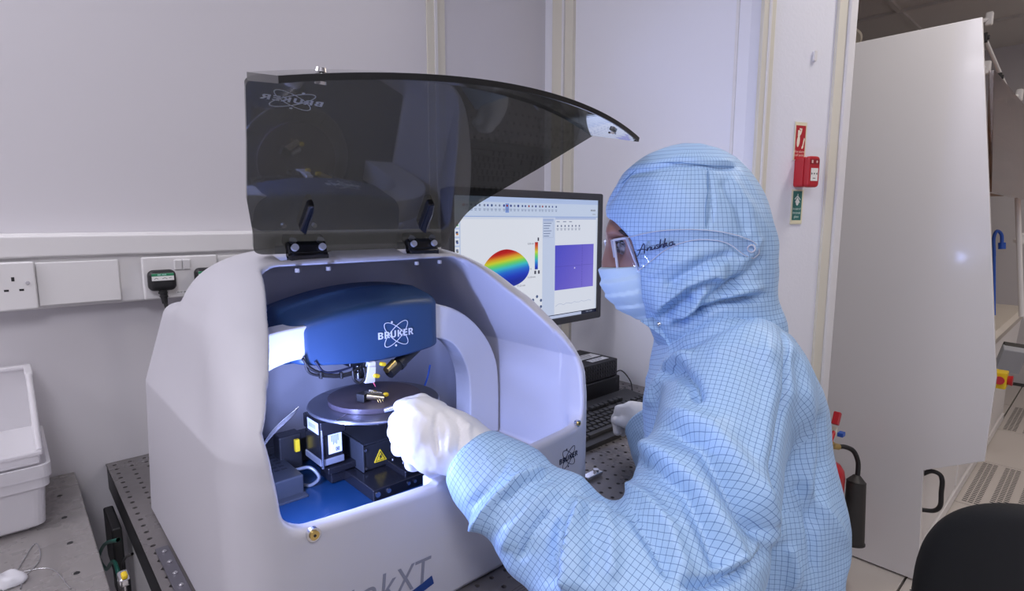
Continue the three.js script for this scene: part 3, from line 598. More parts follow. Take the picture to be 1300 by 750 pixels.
// ---------------------------------------------------------------- optical table
const metalGrain = noiseTex(256, (u, v) => { const n = 0.5 + 0.3 * noise3(u * 10, v * 40, 7) + 0.2 * noise3(u * 60, v * 60, 9); return n; });
const tableTop = std(new THREE.Color().setRGB(0.20, 0.185, 0.185), 0.42, 0.35, { roughnessMap: (() => { const t = noiseTex(256, (u, v) => 0.75 + 0.18 * noise3(u * 8, v * 8, 2) + 0.12 * noise3(u * 40, v * 40, 5)); t.repeat.set(3, 3); return t; })() });
{
  const x0 = 0.128, x1 = 1.512, z0 = 0.003, z1 = 0.95, P = 0.028;
  const tb = thing('optical_table', 'steel breadboard table with a grid of threaded holes under the instrument', 'table', [(x0 + x1) / 2, -HC, (z0 + z1) / 2]);
  // top skin: a square cell with an octagonal hole, repeated
  const cell = (() => {
    const pos = [], R = 0.0042, n = 8, h = P / 2, sq = [];
    const ring = []; for (let i = 0; i < n; i++) { const a = (i + .5) / n * 2 * Math.PI; ring.push([Math.cos(a) * R, Math.sin(a) * R]); const c = Math.cos(a), s = Math.sin(a), m = Math.max(Math.abs(c), Math.abs(s)); sq.push([c / m * h, s / m * h]); }
    const tri = (a, b, c) => pos.push(...a, ...b, ...c);
    for (let i = 0; i < n; i++) {
      const j = (i + 1) % n, A = ring[i], B = ring[j], Cq = sq[i], D = sq[j];
      const up = p => [p[0], 0, p[1]], dn = p => [p[0], -0.008, p[1]];
      tri(up(A), up(D), up(B)); tri(up(A), up(Cq), up(D));
      if (i % 2 === 0) tri(up(Cq), up(D), [Math.sign(Cq[0]) * h * (Math.abs(Cq[0]) === h || Math.abs(D[0]) >= h - 1e-6 ? 1 : 1), 0, Math.sign(Cq[1] + D[1]) * h].map((v, k) => k === 0 ? Math.sign(Cq[0] + D[0]) * h : v));
      tri(up(B), up(A), dn(A)); tri(up(B), dn(A), dn(B));
    }
    return pos;
  })();
  const nx = Math.floor((x1 - x0) / P), nz = Math.floor((z1 - z0) / P), arr = [];
  const ox = 0.170 - P * 1.5, oz = 0.024 - P * 0.5;
  for (let i = 0; i < nx; i++) for (let j = 0; j < nz; j++) {
    const cx = ox + P * (i + .5), cz = oz + P * (j + .5);
    if (cx - P / 2 < x0 || cx + P / 2 > x1 || cz - P / 2 < z0 || cz + P / 2 > z1) continue;
    for (let k = 0; k < cell.length; k += 3) arr.push(cell[k] + cx, cell[k + 1] + TT, cell[k + 2] + cz);
  }
  let g = new THREE.BufferGeometry(); g.setAttribute('position', new THREE.Float32BufferAttribute(arr, 3));
  g.setAttribute('uv', new THREE.Float32BufferAttribute(arr.filter((_, i) => i % 3 !== 1), 2));
  g.computeVertexNormals();
  g.computeBoundingBox(); const bb = g.boundingBox.clone();
  part('perforated_top', g, tableTop, tb).userData.kind = 'stuff';
  // rim around the cell field and dark core below
  const rim = [];
  if (bb.min.x > x0) rim.push(box(x0, bb.min.x, TT - 0.004, TT, z0, z1)); if (bb.max.x < x1) rim.push(box(bb.max.x, x1, TT - 0.004, TT, z0, z1));
  if (bb.min.z > z0) rim.push(box(bb.min.x, bb.max.x, TT - 0.004, TT, z0, bb.min.z)); if (bb.max.z < z1) rim.push(box(bb.min.x, bb.max.x, TT - 0.004, TT, bb.max.z, z1));
  part('top_rim', rim, tableTop, tb);
  part('core', box(x0 + 0.001, x1 - 0.001, TT - 0.058, TT - 0.0082, z0 + 0.001, z1 - 0.001), M.black, tb);
  for (const [x, z] of [[x0 + 0.06, z0 + 0.08], [x1 - 0.06, z0 + 0.08], [x0 + 0.06, z1 - 0.08], [x1 - 0.06, z1 - 0.08]])
    part('leg', rb(0.08, HC + TT - 0.058, 0.08, x, (-HC + TT - 0.058) / 2, z, 0.006), M.trimWhite, tb);
}
// bracket bolted to the table beside the instrument
{
  const p = onY(752, 606, TT);
  const b = thing('table_clamp', 'small steel clamp bolted to the table beside the white instrument', 'clamp', [p.x, TT, p.z]);
  part('bar', rb(0.05, 0.008, 0.018, p.x, TT + 0.006, p.z, 0.002), M.steel, b);
  part('screw', disc(p.x + 0.012, TT + 0.012, p.z, 0.006, 0.006, 16), M.steel, b);
}
// slotted steel strip lying on the table along the left foot of the instrument
{
  const o = thing('slotted_strip', 'narrow dark steel strip with a row of bright screws at the foot of the instrument', 'steel strip', [0.1505, TT, 0.62]);
  part('strip', rb(0.019, 0.004, 0.31, 0.1505, TT + 0.0022, 0.62, 0.001), std(new THREE.Color().setRGB(0.13, 0.125, 0.15), 0.4, 0.4), o);
  for (let k = 0; k < 8; k++) part('screw', [disc(0.1505, TT + 0.0055, 0.487 + k * 0.038, 0.0034, 0.003, 14), disc(0.1505, TT + 0.0075, 0.487 + k * 0.038, 0.0018, 0.002, 10)], M.steel, o);
}
// ---------------------------------------------------------------- left bench, bins, cables
{
  const x0 = -1.3, x1 = 0.073, z0 = 0.003, z1 = 0.965;
  const t = thing('side_bench', 'grey metal-topped side bench with a few threaded holes under plastic bins', 'bench', [(x0 + x1) / 2, -HC, (z0 + z1) / 2]);
  part('bench_top', rb(x1 - x0, 0.05, z1 - z0, (x0 + x1) / 2, TT - 0.025, (z0 + z1) / 2, 0.003), std(new THREE.Color().setRGB(0.33, 0.31, 0.30), 0.38, 0.35, { roughnessMap: tableTop.roughnessMap }), t);
  for (let i = 0; i < 4; i++) for (let j = 0; j < 8; j++) part('threaded_hole', [new THREE.TorusGeometry(0.0036, 0.0009, 6, 12).rotateX(Math.PI / 2).translate(0.04 - i * 0.11, TT, 0.12 + j * 0.11), disc(0.04 - i * 0.11, TT - 0.0001, 0.12 + j * 0.11, 0.003, 0.001, 12)], M.black, t);
  for (const [x, z] of [[x0 + 0.06, z0 + 0.06], [x1 - 0.05, z0 + 0.06], [x0 + 0.06, z1 - 0.06], [x1 - 0.05, z1 - 0.06]]) part('leg', rb(0.05, HC + TT - 0.05, 0.05, x, (-HC + TT - 0.05) / 2, z, 0.004), M.trimWhite, t);
}
{ // translucent stacking bins
  const bm = phys(new THREE.Color().setRGB(0.93, 0.92, 0.94), 0.5, { transmission: 0.5, thickness: 0 });
  function bin(label, x0, x1, z0, z1, y0, h, open) {
    const o = thing('storage_bin', label, 'storage bin', [(x0 + x1) / 2, y0, (z0 + z1) / 2], 'stacked plastic bins');
    const w = 0.003, cx = (x0 + x1) / 2, cz = (z0 + z1) / 2, ins = 0.008;
    // tapered walls: rings of a rounded rectangle
    const rings = [];
    const ringAt = (y, k) => roundPoly([[x0 + k, z0 + k], [x1 - k, z0 + k], [x1 - k, z1 - k], [x0 + k, z1 - k]], 0.016, 5).map(p => [p[0], y, p[1]]);
    const yT = y0 + h;
    const seq = [ringAt(y0, ins + 0.006), ringAt(y0 + 0.004, ins), ringAt(yT - 0.04, 0.003), ringAt(yT - 0.04, -0.003), ringAt(yT - 0.022, -0.003), ringAt(yT - 0.022, -0.007), ringAt(yT, -0.007), ringAt(yT, -0.002), ringAt(yT - 0.03, 0.002), ringAt(y0 + 0.006, ins + w), ringAt(y0 + 0.003, ins + 0.006 + w)];
    const P = [], I = [], n = seq[0].length; for (const r of seq) for (const p of r) P.push(...p);
    for (let s = 0; s < seq.length - 1; s++) for (let i = 0; i < n; i++) { const j = (i + 1) % n, a = s * n + i, b = s * n + j; I.push(a, a + n, b + n, a, b + n, b); }
    const c0 = P.length / 3; P.push(cx, y0, cz); for (let i = 0; i < n; i++) I.push(c0, i, (i + 1) % n);
    const c1 = P.length / 3; P.push(cx, y0 + 0.003, cz); const l0 = (seq.length - 1) * n; for (let i = 0; i < n; i++) I.push(c1, l0 + (i + 1) % n, l0 + i);
    let g = new THREE.BufferGeometry(); g.setAttribute('position', new THREE.Float32BufferAttribute(P, 3)); g.setIndex(I); g = g.toNonIndexed(); g.computeVertexNormals();
    part('tub', g, bm, o);
    part('foot_rail', [rb(x1 - x0 - 0.06, 0.006, 0.012, cx, y0 - 0.003, z1 - 0.03, 0.002), rb(x1 - x0 - 0.06, 0.006, 0.012, cx, y0 - 0.003, z0 + 0.03, 0.002)], bm, o);
    return o;
  }
  bin('translucent white plastic bin at the bottom of the stack on the side bench', -0.42, 0.022, 0.02, 0.262, TT + 0.006, 0.115);
  // upper bin with a cut-down open front
  const o = thing('storage_bin', 'translucent white open-fronted plastic bin on top of the lower bin', 'storage bin', [-0.2, TT + 0.1215, 0.12], 'stacked plastic bins');
  const y0 = TT + 0.1215, side = [[0.025, y0], [0.255, y0], [0.255, y0 + 0.02], [0.22, y0 + 0.045], [0.12, y0 + 0.108], [0.11, y0 + 0.13], [0.025, y0 + 0.13]];
  part('floor_panel', rb(0.43, 0.004, 0.235, -0.2, y0 + 0.002, 0.14, 0.0015), bm, o);
  part('side_wall', slab(roundPoly(side, 0.008), 0.004, (u, v, w) => V(0.012 + w, v, u), 0.001), bm, o);
  part('side_wall', slab(roundPoly(side, 0.008), 0.004, (u, v, w) => V(-0.416 + w, v, u), 0.001), bm, o);
  part('back_wall', rb(0.43, 0.13, 0.004, -0.2, y0 + 0.065, 0.024, 0.0015), bm, o);
  part('front_wall', rb(0.43, 0.022, 0.004, -0.2, y0 + 0.011, 0.255, 0.0015), bm, o);
  part('rim', [rb(0.44, 0.008, 0.014, -0.2, y0 + 0.128, 0.028, 0.003), rb(0.012, 0.008, 0.09, 0.016, y0 + 0.128, 0.068, 0.003), tube([V(0.016, y0 + 0.128, 0.11), V(0.016, y0 + 0.11, 0.122), V(0.016, y0 + 0.046, 0.22), V(0.016, y0 + 0.022, 0.253)], 0.005, 30), rb(0.44, 0.008, 0.012, -0.2, y0 + 0.02, 0.257, 0.003)], bm, o);
  // crumpled polythene near the bench edge
  const c = onY(4, 745, TT), f = (x, y, z) => { const r = Math.hypot((x - c.x) / 1.5, (y - TT - 0.004) * 1.3, z - c.z); return Math.max(r - 0.018 - 0.008 * noise3(x * 60, y * 60, z * 60), TT + 0.0005 - y); };
  solo('plastic_bag', 'crumpled clear plastic bag lying on the side bench', 'bag', nets(f, [c.x - 0.08, TT - 0.01, c.z - 0.06], [c.x + 0.08, TT + 0.06, c.z + 0.06], 0.004), phys(0xf4f4f8, 0.3, { transmission: 0.3, thickness: 0 }));
}
// loose wire on the side bench, and the pipes and cables in the gap between the tables
{
  const w = (p) => p.map(q => { const v = onY(q[0], q[1], TT); v.y += 0.0012; return v; });
  solo('loose_wire', 'thin clear wire loop lying on the side bench', 'wire', [tube(w([[4, 752], [20, 728], [45, 690], [50, 712], [30, 735], [26, 748]]), 0.0008, 40, 6), tube(w([[22, 728], [60, 722], [90, 748]]), 0.0008, 30, 6)], M.steel);
  const g = (px, py, z) => onX(px, py, z);
  const gx = 0.10;
  solo('green_hose', 'green hose looping down in the gap between the tables', 'hose', tube([g(150, 685, gx), g(132, 692, gx), g(126, 708, gx), g(134, 722, gx), g(150, 727, gx), V(0.10, -1.1, 0.34), V(0.10, -HC + 0.005, 0.36)], 0.0035, 60), std(new THREE.Color().setRGB(0.02, 0.16, 0.12), 0.4));
  solo('black_cable', 'thin black cable hanging in the gap between the tables', 'cable', tube([g(168, 703, gx), g(158, 710, gx), g(156, 724, gx), V(0.10, -0.85, 0.50), V(0.10, -HC + 0.004, 0.6)], 0.002, 50), M.black);
  const b = thing('power_strip', 'black power box fixed under the edge of the breadboard table', 'power box', [0.118, -0.72, 0.14]);
  part('housing', [rb(0.018, 0.11, 0.12, 0.1185, -0.665, 0.13, 0.004), rb(0.014, 0.05, 0.05, 0.1165, -0.73, 0.17, 0.004)], M.black, b);
  const v = g(157, 734, 0.09);
  const vv = thing('valve_fitting', 'small yellow-handled valve fitting on the floor pipe between the tables', 'valve', [v.x, -HC, v.z]);
  part('pipe', cylAB(V(v.x, -HC, v.z), V(v.x, v.y, v.z), 0.008, 0.008, 14), M.steel, vv);
  part('valve_body', [rb(0.014, 0.014, 0.03, v.x, v.y, v.z, 0.004)], M.steel, vv);
  part('valve_handle', rb(0.008, 0.008, 0.014, v.x, v.y + 0.011, v.z + 0.012, 0.003), M.yellow, vv);
}
// ---------------------------------------------------------------- monitor
{
  const Z = 0.352, TL = onZ(569, 238, Z), TR = onZ(766, 247, Z), BR = onZ(766, 402, Z);
  const xl = TL.x + 0.0, xr = TR.x, yt = TR.y + 0.002, yb = BR.y;
  const o = thing('computer_monitor', 'black flat computer monitor showing a rainbow surface plot beside the instrument', 'monitor', [(xl + xr) / 2, TT, Z - 0.06]);
  const cx = (xl + xr) / 2, cy = (yt + yb) / 2, w = xr - xl, h = yt - yb, bz = 0.019;
  const sw = w - 2 * bz, sh = h - 2 * bz - 0.004;
  part('back_housing', [rb(w - 0.004, h - 0.004, 0.03, cx, cy, Z - 0.028, 0.008, 3), rb(w * 0.6, h * 0.6, 0.03, cx, cy, Z - 0.05, 0.012, 3)], M.darkGrey, o);
  part('bezel', slab(roundPoly([[xl, yb], [xr, yb], [xr, yt], [xl, yt]], 0.008), 0.016, (u, v, q) => V(u, v, Z - 0.016 + q), 0.002, [[[cx - sw / 2, cy - sh / 2], [cx - sw / 2, cy + sh / 2], [cx + sw / 2, cy + sh / 2], [cx + sw / 2, cy - sh / 2]]]), M.darkGrey, o);
  const tx = canvasTex(1536, 960, (c, W, H) => {
    c.fillStyle = '#dfe8fb'; c.fillRect(0, 0, W, H);
    c.fillStyle = '#b9cdf6'; c.fillRect(0, 0, W, 38); c.fillStyle = '#cfdef9'; c.fillRect(0, 38, W, 100); c.fillStyle = '#9db6ea'; c.fillRect(0, 138, W, 6);
    c.fillStyle = '#eef3ff'; c.fillRect(60, 160, 800, 750);
    c.fillStyle = '#c3d4f6'; c.fillRect(0, 150, 56, 780);
    let sd = 7; const r = () => (sd = (sd * 16807) % 2147483647) / 2147483647;
    const cols = ['#9b2b2b', '#33508a', '#4d5a78', '#7a86a5', '#2d3f8f'];
    for (let i = 0; i < 26; i++) { const x = 70 + i * 37 + (i % 5 === 0 ? 6 : 0); if (i === 11) { c.fillStyle = '#7f9fe6'; c.fillRect(x - 6, 46, 36, 66); } c.fillStyle = cols[(r() * 5) | 0]; c.beginPath(); c.arc(x + 12, 62, 7 + r() * 3, 0, 7); c.fill(); c.fillStyle = '#7282a8'; c.fillRect(x, 86, 24, 4); c.fillRect(x + 3, 96, 18, 4); }
    c.fillStyle = '#555'; c.font = 'bold 17px sans-serif'; c.fillText('BRUKER', W - 96, 92); c.fillRect(W - 70, 116, 40, 3);
    for (let i = 0; i < 8; i++) { c.fillStyle = '#eef3ff'; c.fillRect(8, 170 + i * 60, 40, 48); c.fillStyle = cols[i % 5]; c.fillRect(18, 184 + i * 60, 20, 16); c.fillStyle = ['#4a6', '#c84', '#56a', '#888'][i % 4]; c.fillRect(22, 196 + i * 60, 18, 12); }
    // dome plot
    const dx = 480, dy = 540, g = c.createLinearGradient(0, 380, 40, 690);
    [['#8a0606', 0], ['#c40e0e', .27], ['#e8a020', .38], ['#d8e030', .46], ['#70e070', .54], ['#38c8d8', .63], ['#2070e0', .74], ['#1038c8', .88], ['#0828a8', 1]].forEach(([k, p]) => g.addColorStop(p, k));
    c.fillStyle = g; c.beginPath(); c.moveTo(dx - 240, dy + 10); c.bezierCurveTo(dx - 225, dy - 80, dx - 110, dy - 160, dx + 0, dy - 160); c.bezierCurveTo(dx + 130, dy - 156, dx + 235, dy - 70, dx + 240, dy - 4); c.bezierCurveTo(dx + 235, dy + 50, dx + 170, dy + 105, dx + 72, dy + 118); c.bezierCurveTo(dx - 60, dy + 140, dx - 240, dy + 100, dx - 240, dy + 10); c.fill();
    // colour bar
    const g2 = c.createLinearGradient(0, 335, 0, 546); [['#b01010', 0], ['#e06020', .15], ['#d8e030', .35], ['#60e080', .52], ['#30b0e0', .68], ['#1040d0', .9], ['#0828a0', 1]].forEach(([k, p]) => g2.addColorStop(p, k));
    c.fillStyle = g2; c.fillRect(777, 335, 34, 211);
    c.fillStyle = '#445'; c.font = '18px sans-serif'; c.fillText('0.00 nm', 700, 352); c.fillText('0', 730, 546); c.fillRect(806, 300, 16, 26); c.fillRect(772, 556, 20, 26); c.fillRect(812, 556, 20, 26);
    c.fillText('X 2.50 mm', 700, 610); c.fillText('Y 1.25 mm', 590, 668);
    
    for (const [ix, iy] of [[0, 0], [44, -24], [88, 10], [0, 60], [44, 84], [88, 60]]) { c.fillStyle = '#4a5f8c'; c.beginPath(); c.arc(760 + ix, 785 + iy, 12, 0, 7); c.fill(); }
    // right panes
    c.fillStyle = '#cfdcf8'; c.fillRect(862, 144, 140, 790); c.fillStyle = '#aebfe6'; c.fillRect(866, 156, 118, 18); c.fillStyle = '#6878a0'; for (let i = 0; i < 6; i++) c.fillRect(872, 188 + i * 20, 90 - (i % 3) * 14, 5); c.strokeStyle = '#7888b0'; c.strokeRect(866, 180, 116, 122);
    c.fillStyle = '#e9effd'; c.fillRect(1004, 144, 510, 790); c.fillStyle = '#b8c8ee'; c.fillRect(1004, 144, 510, 18);
    for (let i = 0; i < 7; i++) { c.fillStyle = '#5a678c'; c.fillRect(1026 + i * 44, 206, 14, 14); c.fillRect(1020 + i * 44, 232, 26, 4); c.fillRect(1023 + i * 44, 243, 20, 4); } c.fillRect(1020, 176, 36, 5); c.fillRect(1096, 176, 38, 5); c.fillRect(1170, 176, 34, 5);
    const g3 = c.createLinearGradient(1005, 367, 1490, 731); g3.addColorStop(0, '#4a4ad2'); g3.addColorStop(0.5, '#6a5fd8'); g3.addColorStop(1, '#8579e4');
    c.fillStyle = g3; c.fillRect(1005, 367, 484, 364); c.strokeStyle = '#4a3fae'; c.lineWidth = 2; c.beginPath(); c.moveTo(1005, 540); c.lineTo(1489, 540); c.moveTo(1340, 370); c.lineTo(1340, 728); c.stroke(); for (let i = 0; i < 16; i++) { c.fillStyle = '#4a3fae'; c.fillRect(1333, 376 + i * 22, 14, 2); }
    c.fillStyle = '#e8e4ff'; c.beginPath(); c.arc(1246, 560, 7, 0, 7); c.fill();
    c.strokeStyle = '#8fa0cc'; c.beginPath(); c.moveTo(1020, 865); for (let i = 0; i < 15; i++) c.lineTo(1020 + i * 32, 860 - 16 * Math.abs(Math.sin(i * 1.1))); c.stroke();
    c.fillStyle = '#0b1430'; c.fillRect(0, 930, W, 30); c.fillStyle = '#c8d4f4'; c.fillRect(0, 936, 1340, 24); c.fillStyle = '#dfe8ff'; c.font = '15px sans-serif'; c.fillText('15:42  12/03', 1400, 950);
  });
  part('screen', new THREE.PlaneGeometry(sw, sh).translate(cx, cy, Z - 0.006), new THREE.MeshStandardMaterial({ color: 0x111111, roughness: 0.25, emissive: 0xffffff, emissiveMap: tx, emissiveIntensity: SCREEN_E }), o);
  part('stand_neck', rb(0.07, 0.36, 0.03, cx - 0.06, TT + 0.19, Z - 0.085, 0.006), M.black, o);
  part('stand_base', [rb(0.22, 0.014, 0.17, cx - 0.06, TT + 0.0072, 0.2, 0.005)], M.black, o);
  const L = new THREE.RectAreaLight(0xc4d0ff, SCREEN_L, sw * 0.96, sh * 0.96); L.name = 'light'; L.position.set(0, cy - TT, 0.062); L.rotation.set(0, Math.PI, 0); o.add(L);
}
// ---------------------------------------------------------------- small computer behind the keyboard
{
  const x0 = 1.20, x1 = 1.405, z0 = 0.30, z1 = 0.462, h = 0.112;
  const o = thing('mini_computer', 'small black desktop computer with ribbed top half behind the keyboard', 'computer', [(x0 + x1) / 2, TT, (z0 + z1) / 2]);
  part('lower_case', rb(x1 - x0, 0.056, z1 - z0, (x0 + x1) / 2, TT + 0.028, (z0 + z1) / 2, 0.003), M.black, o);
  part('upper_case', rb(x1 - x0 - 0.006, h - 0.058, z1 - z0 - 0.006, (x0 + x1) / 2 - 0.003, TT + 0.057 + (h - 0.058) / 2, (z0 + z1) / 2 - 0.003, 0.003), M.black, o);
  for (let i = 0; i < 16; i++) for (let j = 0; j < 4; j++) part('vent_rib', box(x0 + 0.008 + i * 0.0118, x0 + 0.0135 + i * 0.0118, TT + 0.064 + j * 0.0115, TT + 0.070 + j * 0.0115, z1 - 0.0062, z1 - 0.0045), M.darkGrey, o);
  for (let j = 0; j < 9; j++) part('vent_rib', box(x1 - 0.0065, x1 - 0.0045, TT + 0.062, TT + 0.106, z0 + 0.014 + j * 0.016, z0 + 0.020 + j * 0.016), M.darkGrey, o);
  const tx = canvasTex(128, 64, (c) => { c.fillStyle = '#e8e8e8'; c.fillRect(0, 0, 128, 64); c.fillStyle = '#333'; for (let i = 0; i < 3; i++) c.fillRect(8, 10 + i * 18, 100 - i * 12, 5); });
  part('white_sticker', [box(x1 - 0.12, x1 - 0.025, TT + h, TT + h + 0.0008, z1 - 0.10, z1 - 0.06), box(x1 - 0.11, x1 - 0.03, TT + h, TT + h + 0.0008, z1 - 0.048, z1 - 0.022)], std(0xffffff, 0.5, 0, { map: tx }), o);
  part('cable', tube([V(x1, TT + 0.05, 0.43), V(x1 + 0.035, TT + 0.06, 0.44), V(x1 + 0.045, TT + 0.03, 0.47), V(x1 + 0.03, TT + 0.004, 0.49)], 0.002, 30), M.black, o);
  part('front_button', disc(0, 0, 0, 0.004, 0.002, 14).rotateX(Math.PI / 2).translate(x1 - 0.02, TT + 0.04, z1 + 0.0005), M.darkGrey, o);
}
// ---------------------------------------------------------------- keyboard, key by key
{
  const x0 = 0.925, x1 = 1.388, z0 = 0.50, z1 = 0.69;
  const o = thing('keyboard', 'black full-size computer keyboard beside the white instrument', 'keyboard', [(x0 + x1) / 2, TT, (z0 + z1) / 2]);
  part('key_bed', slab([[z0, TT + 0.001], [z1, TT + 0.001], [z1, TT + 0.012], [z0 + 0.04, TT + 0.022], [z0, TT + 0.026]], x1 - x0, (u, v, w) => V(x0 + w, v, u), 0.002), M.black, o);
  const U = 0.0196, ys = z => TT + 0.0125 + (z1 - z) * 0.0705;
  const keyMat = std(new THREE.Color().setRGB(0.03, 0.03, 0.033), 0.45);
  const tmpl = {};
  const keyG = (w) => tmpl[w] || (tmpl[w] = (() => { const g = new RoundedBoxGeometry(w - 0.0028, 0.009, U - 0.0028, 1, 0.0018); const p = g.attributes.position; for (let i = 0; i < p.count; i++) if (p.getY(i) > 0) { p.setX(i, p.getX(i) * (1 - 0.0026 / w)); p.setZ(i, p.getZ(i) * 0.86); } g.computeVertexNormals(); return g; })());
  const b = baseOf(o);
  const key = (x, z, w) => { const m = new THREE.Mesh(keyG(w), keyMat); m.name = 'key'; m.position.set(x - b[0], ys(z) + 0.004 - b[1], z - b[2]); m.rotation.x = 0.0705; m.castShadow = m.receiveShadow = true; o.add(m); };
  const rows = [[0.532, [1, -1, 1, 1, 1, 1, -.5, 1, 1, 1, 1, -.5, 1, 1, 1, 1]], [0.564, [1, 1, 1, 1, 1, 1, 1, 1, 1, 1, 1, 1, 1, 2]], [0.5836, [1.5, 1, 1, 1, 1, 1, 1, 1, 1, 1, 1, 1, 1, 1.5]], [0.6032, [1.75, 1, 1, 1, 1, 1, 1, 1, 1, 1, 1, 1, 2.25]], [0.6228, [2.25, 1, 1, 1, 1, 1, 1, 1, 1, 1, 1, 2.75]], [0.6424, [1.25, 1.25, 1.25, 6.25, 1.25, 1.25, 1.25, 1.25]]];
  for (const [z, ks] of rows) { let x = x0 + 0.012; for (const k of ks) { if (k > 0) key(x + k * U / 2, z + 0.016, k * U); x += Math.abs(k) * U; } }
  const xn = x0 + 0.012 + 15.35 * U;
  for (const [r, n] of [[0, 3], [1, 3], [2, 3]]) for (let i = 0; i < n; i++) key(xn + (i + .5) * U, rows[r][0] + 0.016, U);
  key(xn + 1.5 * U, rows[4][0] + 0.016, U); for (let i = 0; i < 3; i++) key(xn + (i + .5) * U, rows[5][0] + 0.016, U);
  const xp = xn + 3.35 * U; for (let r = 1; r < 6; r++) for (let i = 0; i < 4; i++) key(xp + (i + .5) * U, rows[r][0] + 0.016, U);
}

// ---------------------------------------------------------------- fire signs and call point on the wall end
{
  const cream = std(new THREE.Color().setRGB(0.80, 0.77, 0.62), 0.5);
  function sign(name, label, s0, s1, y0, y1, draw) {
    const o = thing(name, label, 'sign', [onSign((s0 + s1) / 2, 0, 0).x, y0, onSign((s0 + s1) / 2, 0, 0).z]);
    part('backing', slab([[s0, y0], [s1, y0], [s1, y1], [s0, y1]], 0.002, (u, v, w) => onSign(u, v, w + 0.0005), 0), cream, o);
    const W = 128, H = Math.round(128 * (y1 - y0) / (s1 - s0));
    const tx = canvasTex(W, H, (c) => draw(c, W, H));
    const g = new THREE.PlaneGeometry(s1 - s0 - 0.003, y1 - y0 - 0.004); warp(g, (u, v) => onSign((s0 + s1) / 2 + u, (y0 + y1) / 2 + v, 0.003));
    part('printed_face', g, std(0xffffff, 0.45, 0, { map: tx }), o);
  }
  sign('fire_sign', 'red fire alarm sign with cream border above the red call point', 0.126, 0.170, 0.165, 0.268, (c, W, H) => {
    c.fillStyle = '#e9e2c2'; c.fillRect(0, 0, W, H); c.fillStyle = '#b3202c'; c.fillRect(6, 22, W - 14, H - 22);
    c.fillStyle = '#f2e8d4'; c.beginPath(); c.ellipse(40, 150, 17, 48, 0.1, 0, 7); c.fill(); c.fillRect(30, 60, 26, 50); c.fillRect(46, 44, 22, 12); c.beginPath(); c.ellipse(66, 72, 8, 30, .3, 0, 7); c.fill();
    c.beginPath(); c.moveTo(88, 190); c.lineTo(104, 118); c.lineTo(112, 130); c.lineTo(100, 200); c.fill(); c.beginPath(); c.ellipse(92, 196, 10, 16, .6, 0, 7); c.fill(); c.beginPath(); c.ellipse(106, 140, 7, 18, .2, 0, 7); c.fill();
    c.font = '27px sans-serif'; c.fillText('Fire alarm', 4, 244, W - 12); c.fillText('call point', 10, 272, W - 20);
  });
  sign('fire_notice', 'green safe-procedure notice with white lettering below the red call point', 0.130, 0.174, -0.010, 0.086, (c, W, H) => {
    c.fillStyle = '#e9e2c2'; c.fillRect(0, 0, W, H); c.fillStyle = '#2f6f68'; c.fillRect(10, 6, W - 22, H - 34);
    c.fillStyle = '#eef2ea'; c.beginPath(); c.ellipse(64, 96, 18, 32, 0, 0, 7); c.fill(); for (const [x, y, r] of [[46, 62, .8], [66, 50, 0], [84, 66, -.8], [50, 84, .5], [80, 88, -.6]]) { c.save(); c.translate(x, y); c.rotate(r); c.fillRect(-4, -20, 8, 40); c.restore(); }
    c.font = '25px sans-serif'; c.fillText('In case of', 16, 164, 94); c.fillText('fire break', 18, 198, 90); c.fillText('glass', 34, 230, 60);
  });
  const s0 = 0.134, s1 = 0.176, y0 = 0.090, y1 = 0.172, o = thing('fire_call_point', 'red break-glass fire alarm call point between two signs', 'call point', [onSign(0.175, 0, 0).x, y0, onSign(0.175, 0, 0).z]);
  part('back_box', slab(roundPoly([[s0, y0 + 0.002], [s1, y0 + 0.002], [s1, y1], [s0, y1]], 0.008), 0.030, (u, v, w) => onSign(u, v, w), 0.002), M.red, o);
  part('front_cover', slab(roundPoly([[s0 + 0.002, y0], [s1 + 0.001, y0], [s1 + 0.001, y1 + 0.001], [s0 + 0.002, y1 + 0.001]], 0.012), 0.018, (u, v, w) => onSign(u, v, w + 0.029), 0.004), M.red, o);
  const tx = canvasTex(96, 120, (c) => { c.fillStyle = '#efeee8'; c.fillRect(0, 0, 96, 120); c.fillStyle = '#222'; c.beginPath(); c.arc(48, 52, 8, 0, 7); c.fill(); c.beginPath(); c.moveTo(8, 40); c.lineTo(26, 52); c.lineTo(8, 64); c.fill(); c.beginPath(); c.moveTo(88, 40); c.lineTo(70, 52); c.lineTo(88, 64); c.fill(); c.fillRect(30, 92, 36, 6); });
  const g = new THREE.PlaneGeometry(0.026, 0.034); warp(g, (u, v) => onSign(0.1565 + u, 0.124 + v, 0.0476)); part('press_plate', g, std(0xffffff, 0.3, 0, { map: tx }), o, 'white press plate with black arrows');
  const tx2 = canvasTex(96, 32, (c) => { c.fillStyle = '#8f1a26'; c.fillRect(0, 0, 96, 32); c.fillStyle = '#e6c8c0'; c.fillRect(14, 6, 16, 20); c.beginPath(); c.arc(70, 16, 9, 0, 7); c.fill(); });
  const g2 = new THREE.PlaneGeometry(0.034, 0.013); warp(g2, (u, v) => onSign(0.156 + u, 0.158 + v, 0.0477)); part('flame_symbol', g2, std(0xffffff, 0.4, 0, { map: tx2 }), o);
  // small wall hook high on the same panel
  const h = onSign(0.18, 0.44, 0); const hk = thing('wall_hook', 'tiny white stick-on hook high on the wall end panel', 'hook', [h.x, 0.43, h.z]);
  part('hook_plate', slab(roundPoly([[0.174, 0.43], [0.186, 0.43], [0.186, 0.458], [0.174, 0.458]], 0.005), 0.006, (u, v, w) => onSign(u, v, w + 0.0005), 0.001), M.trimWhite, hk);
}
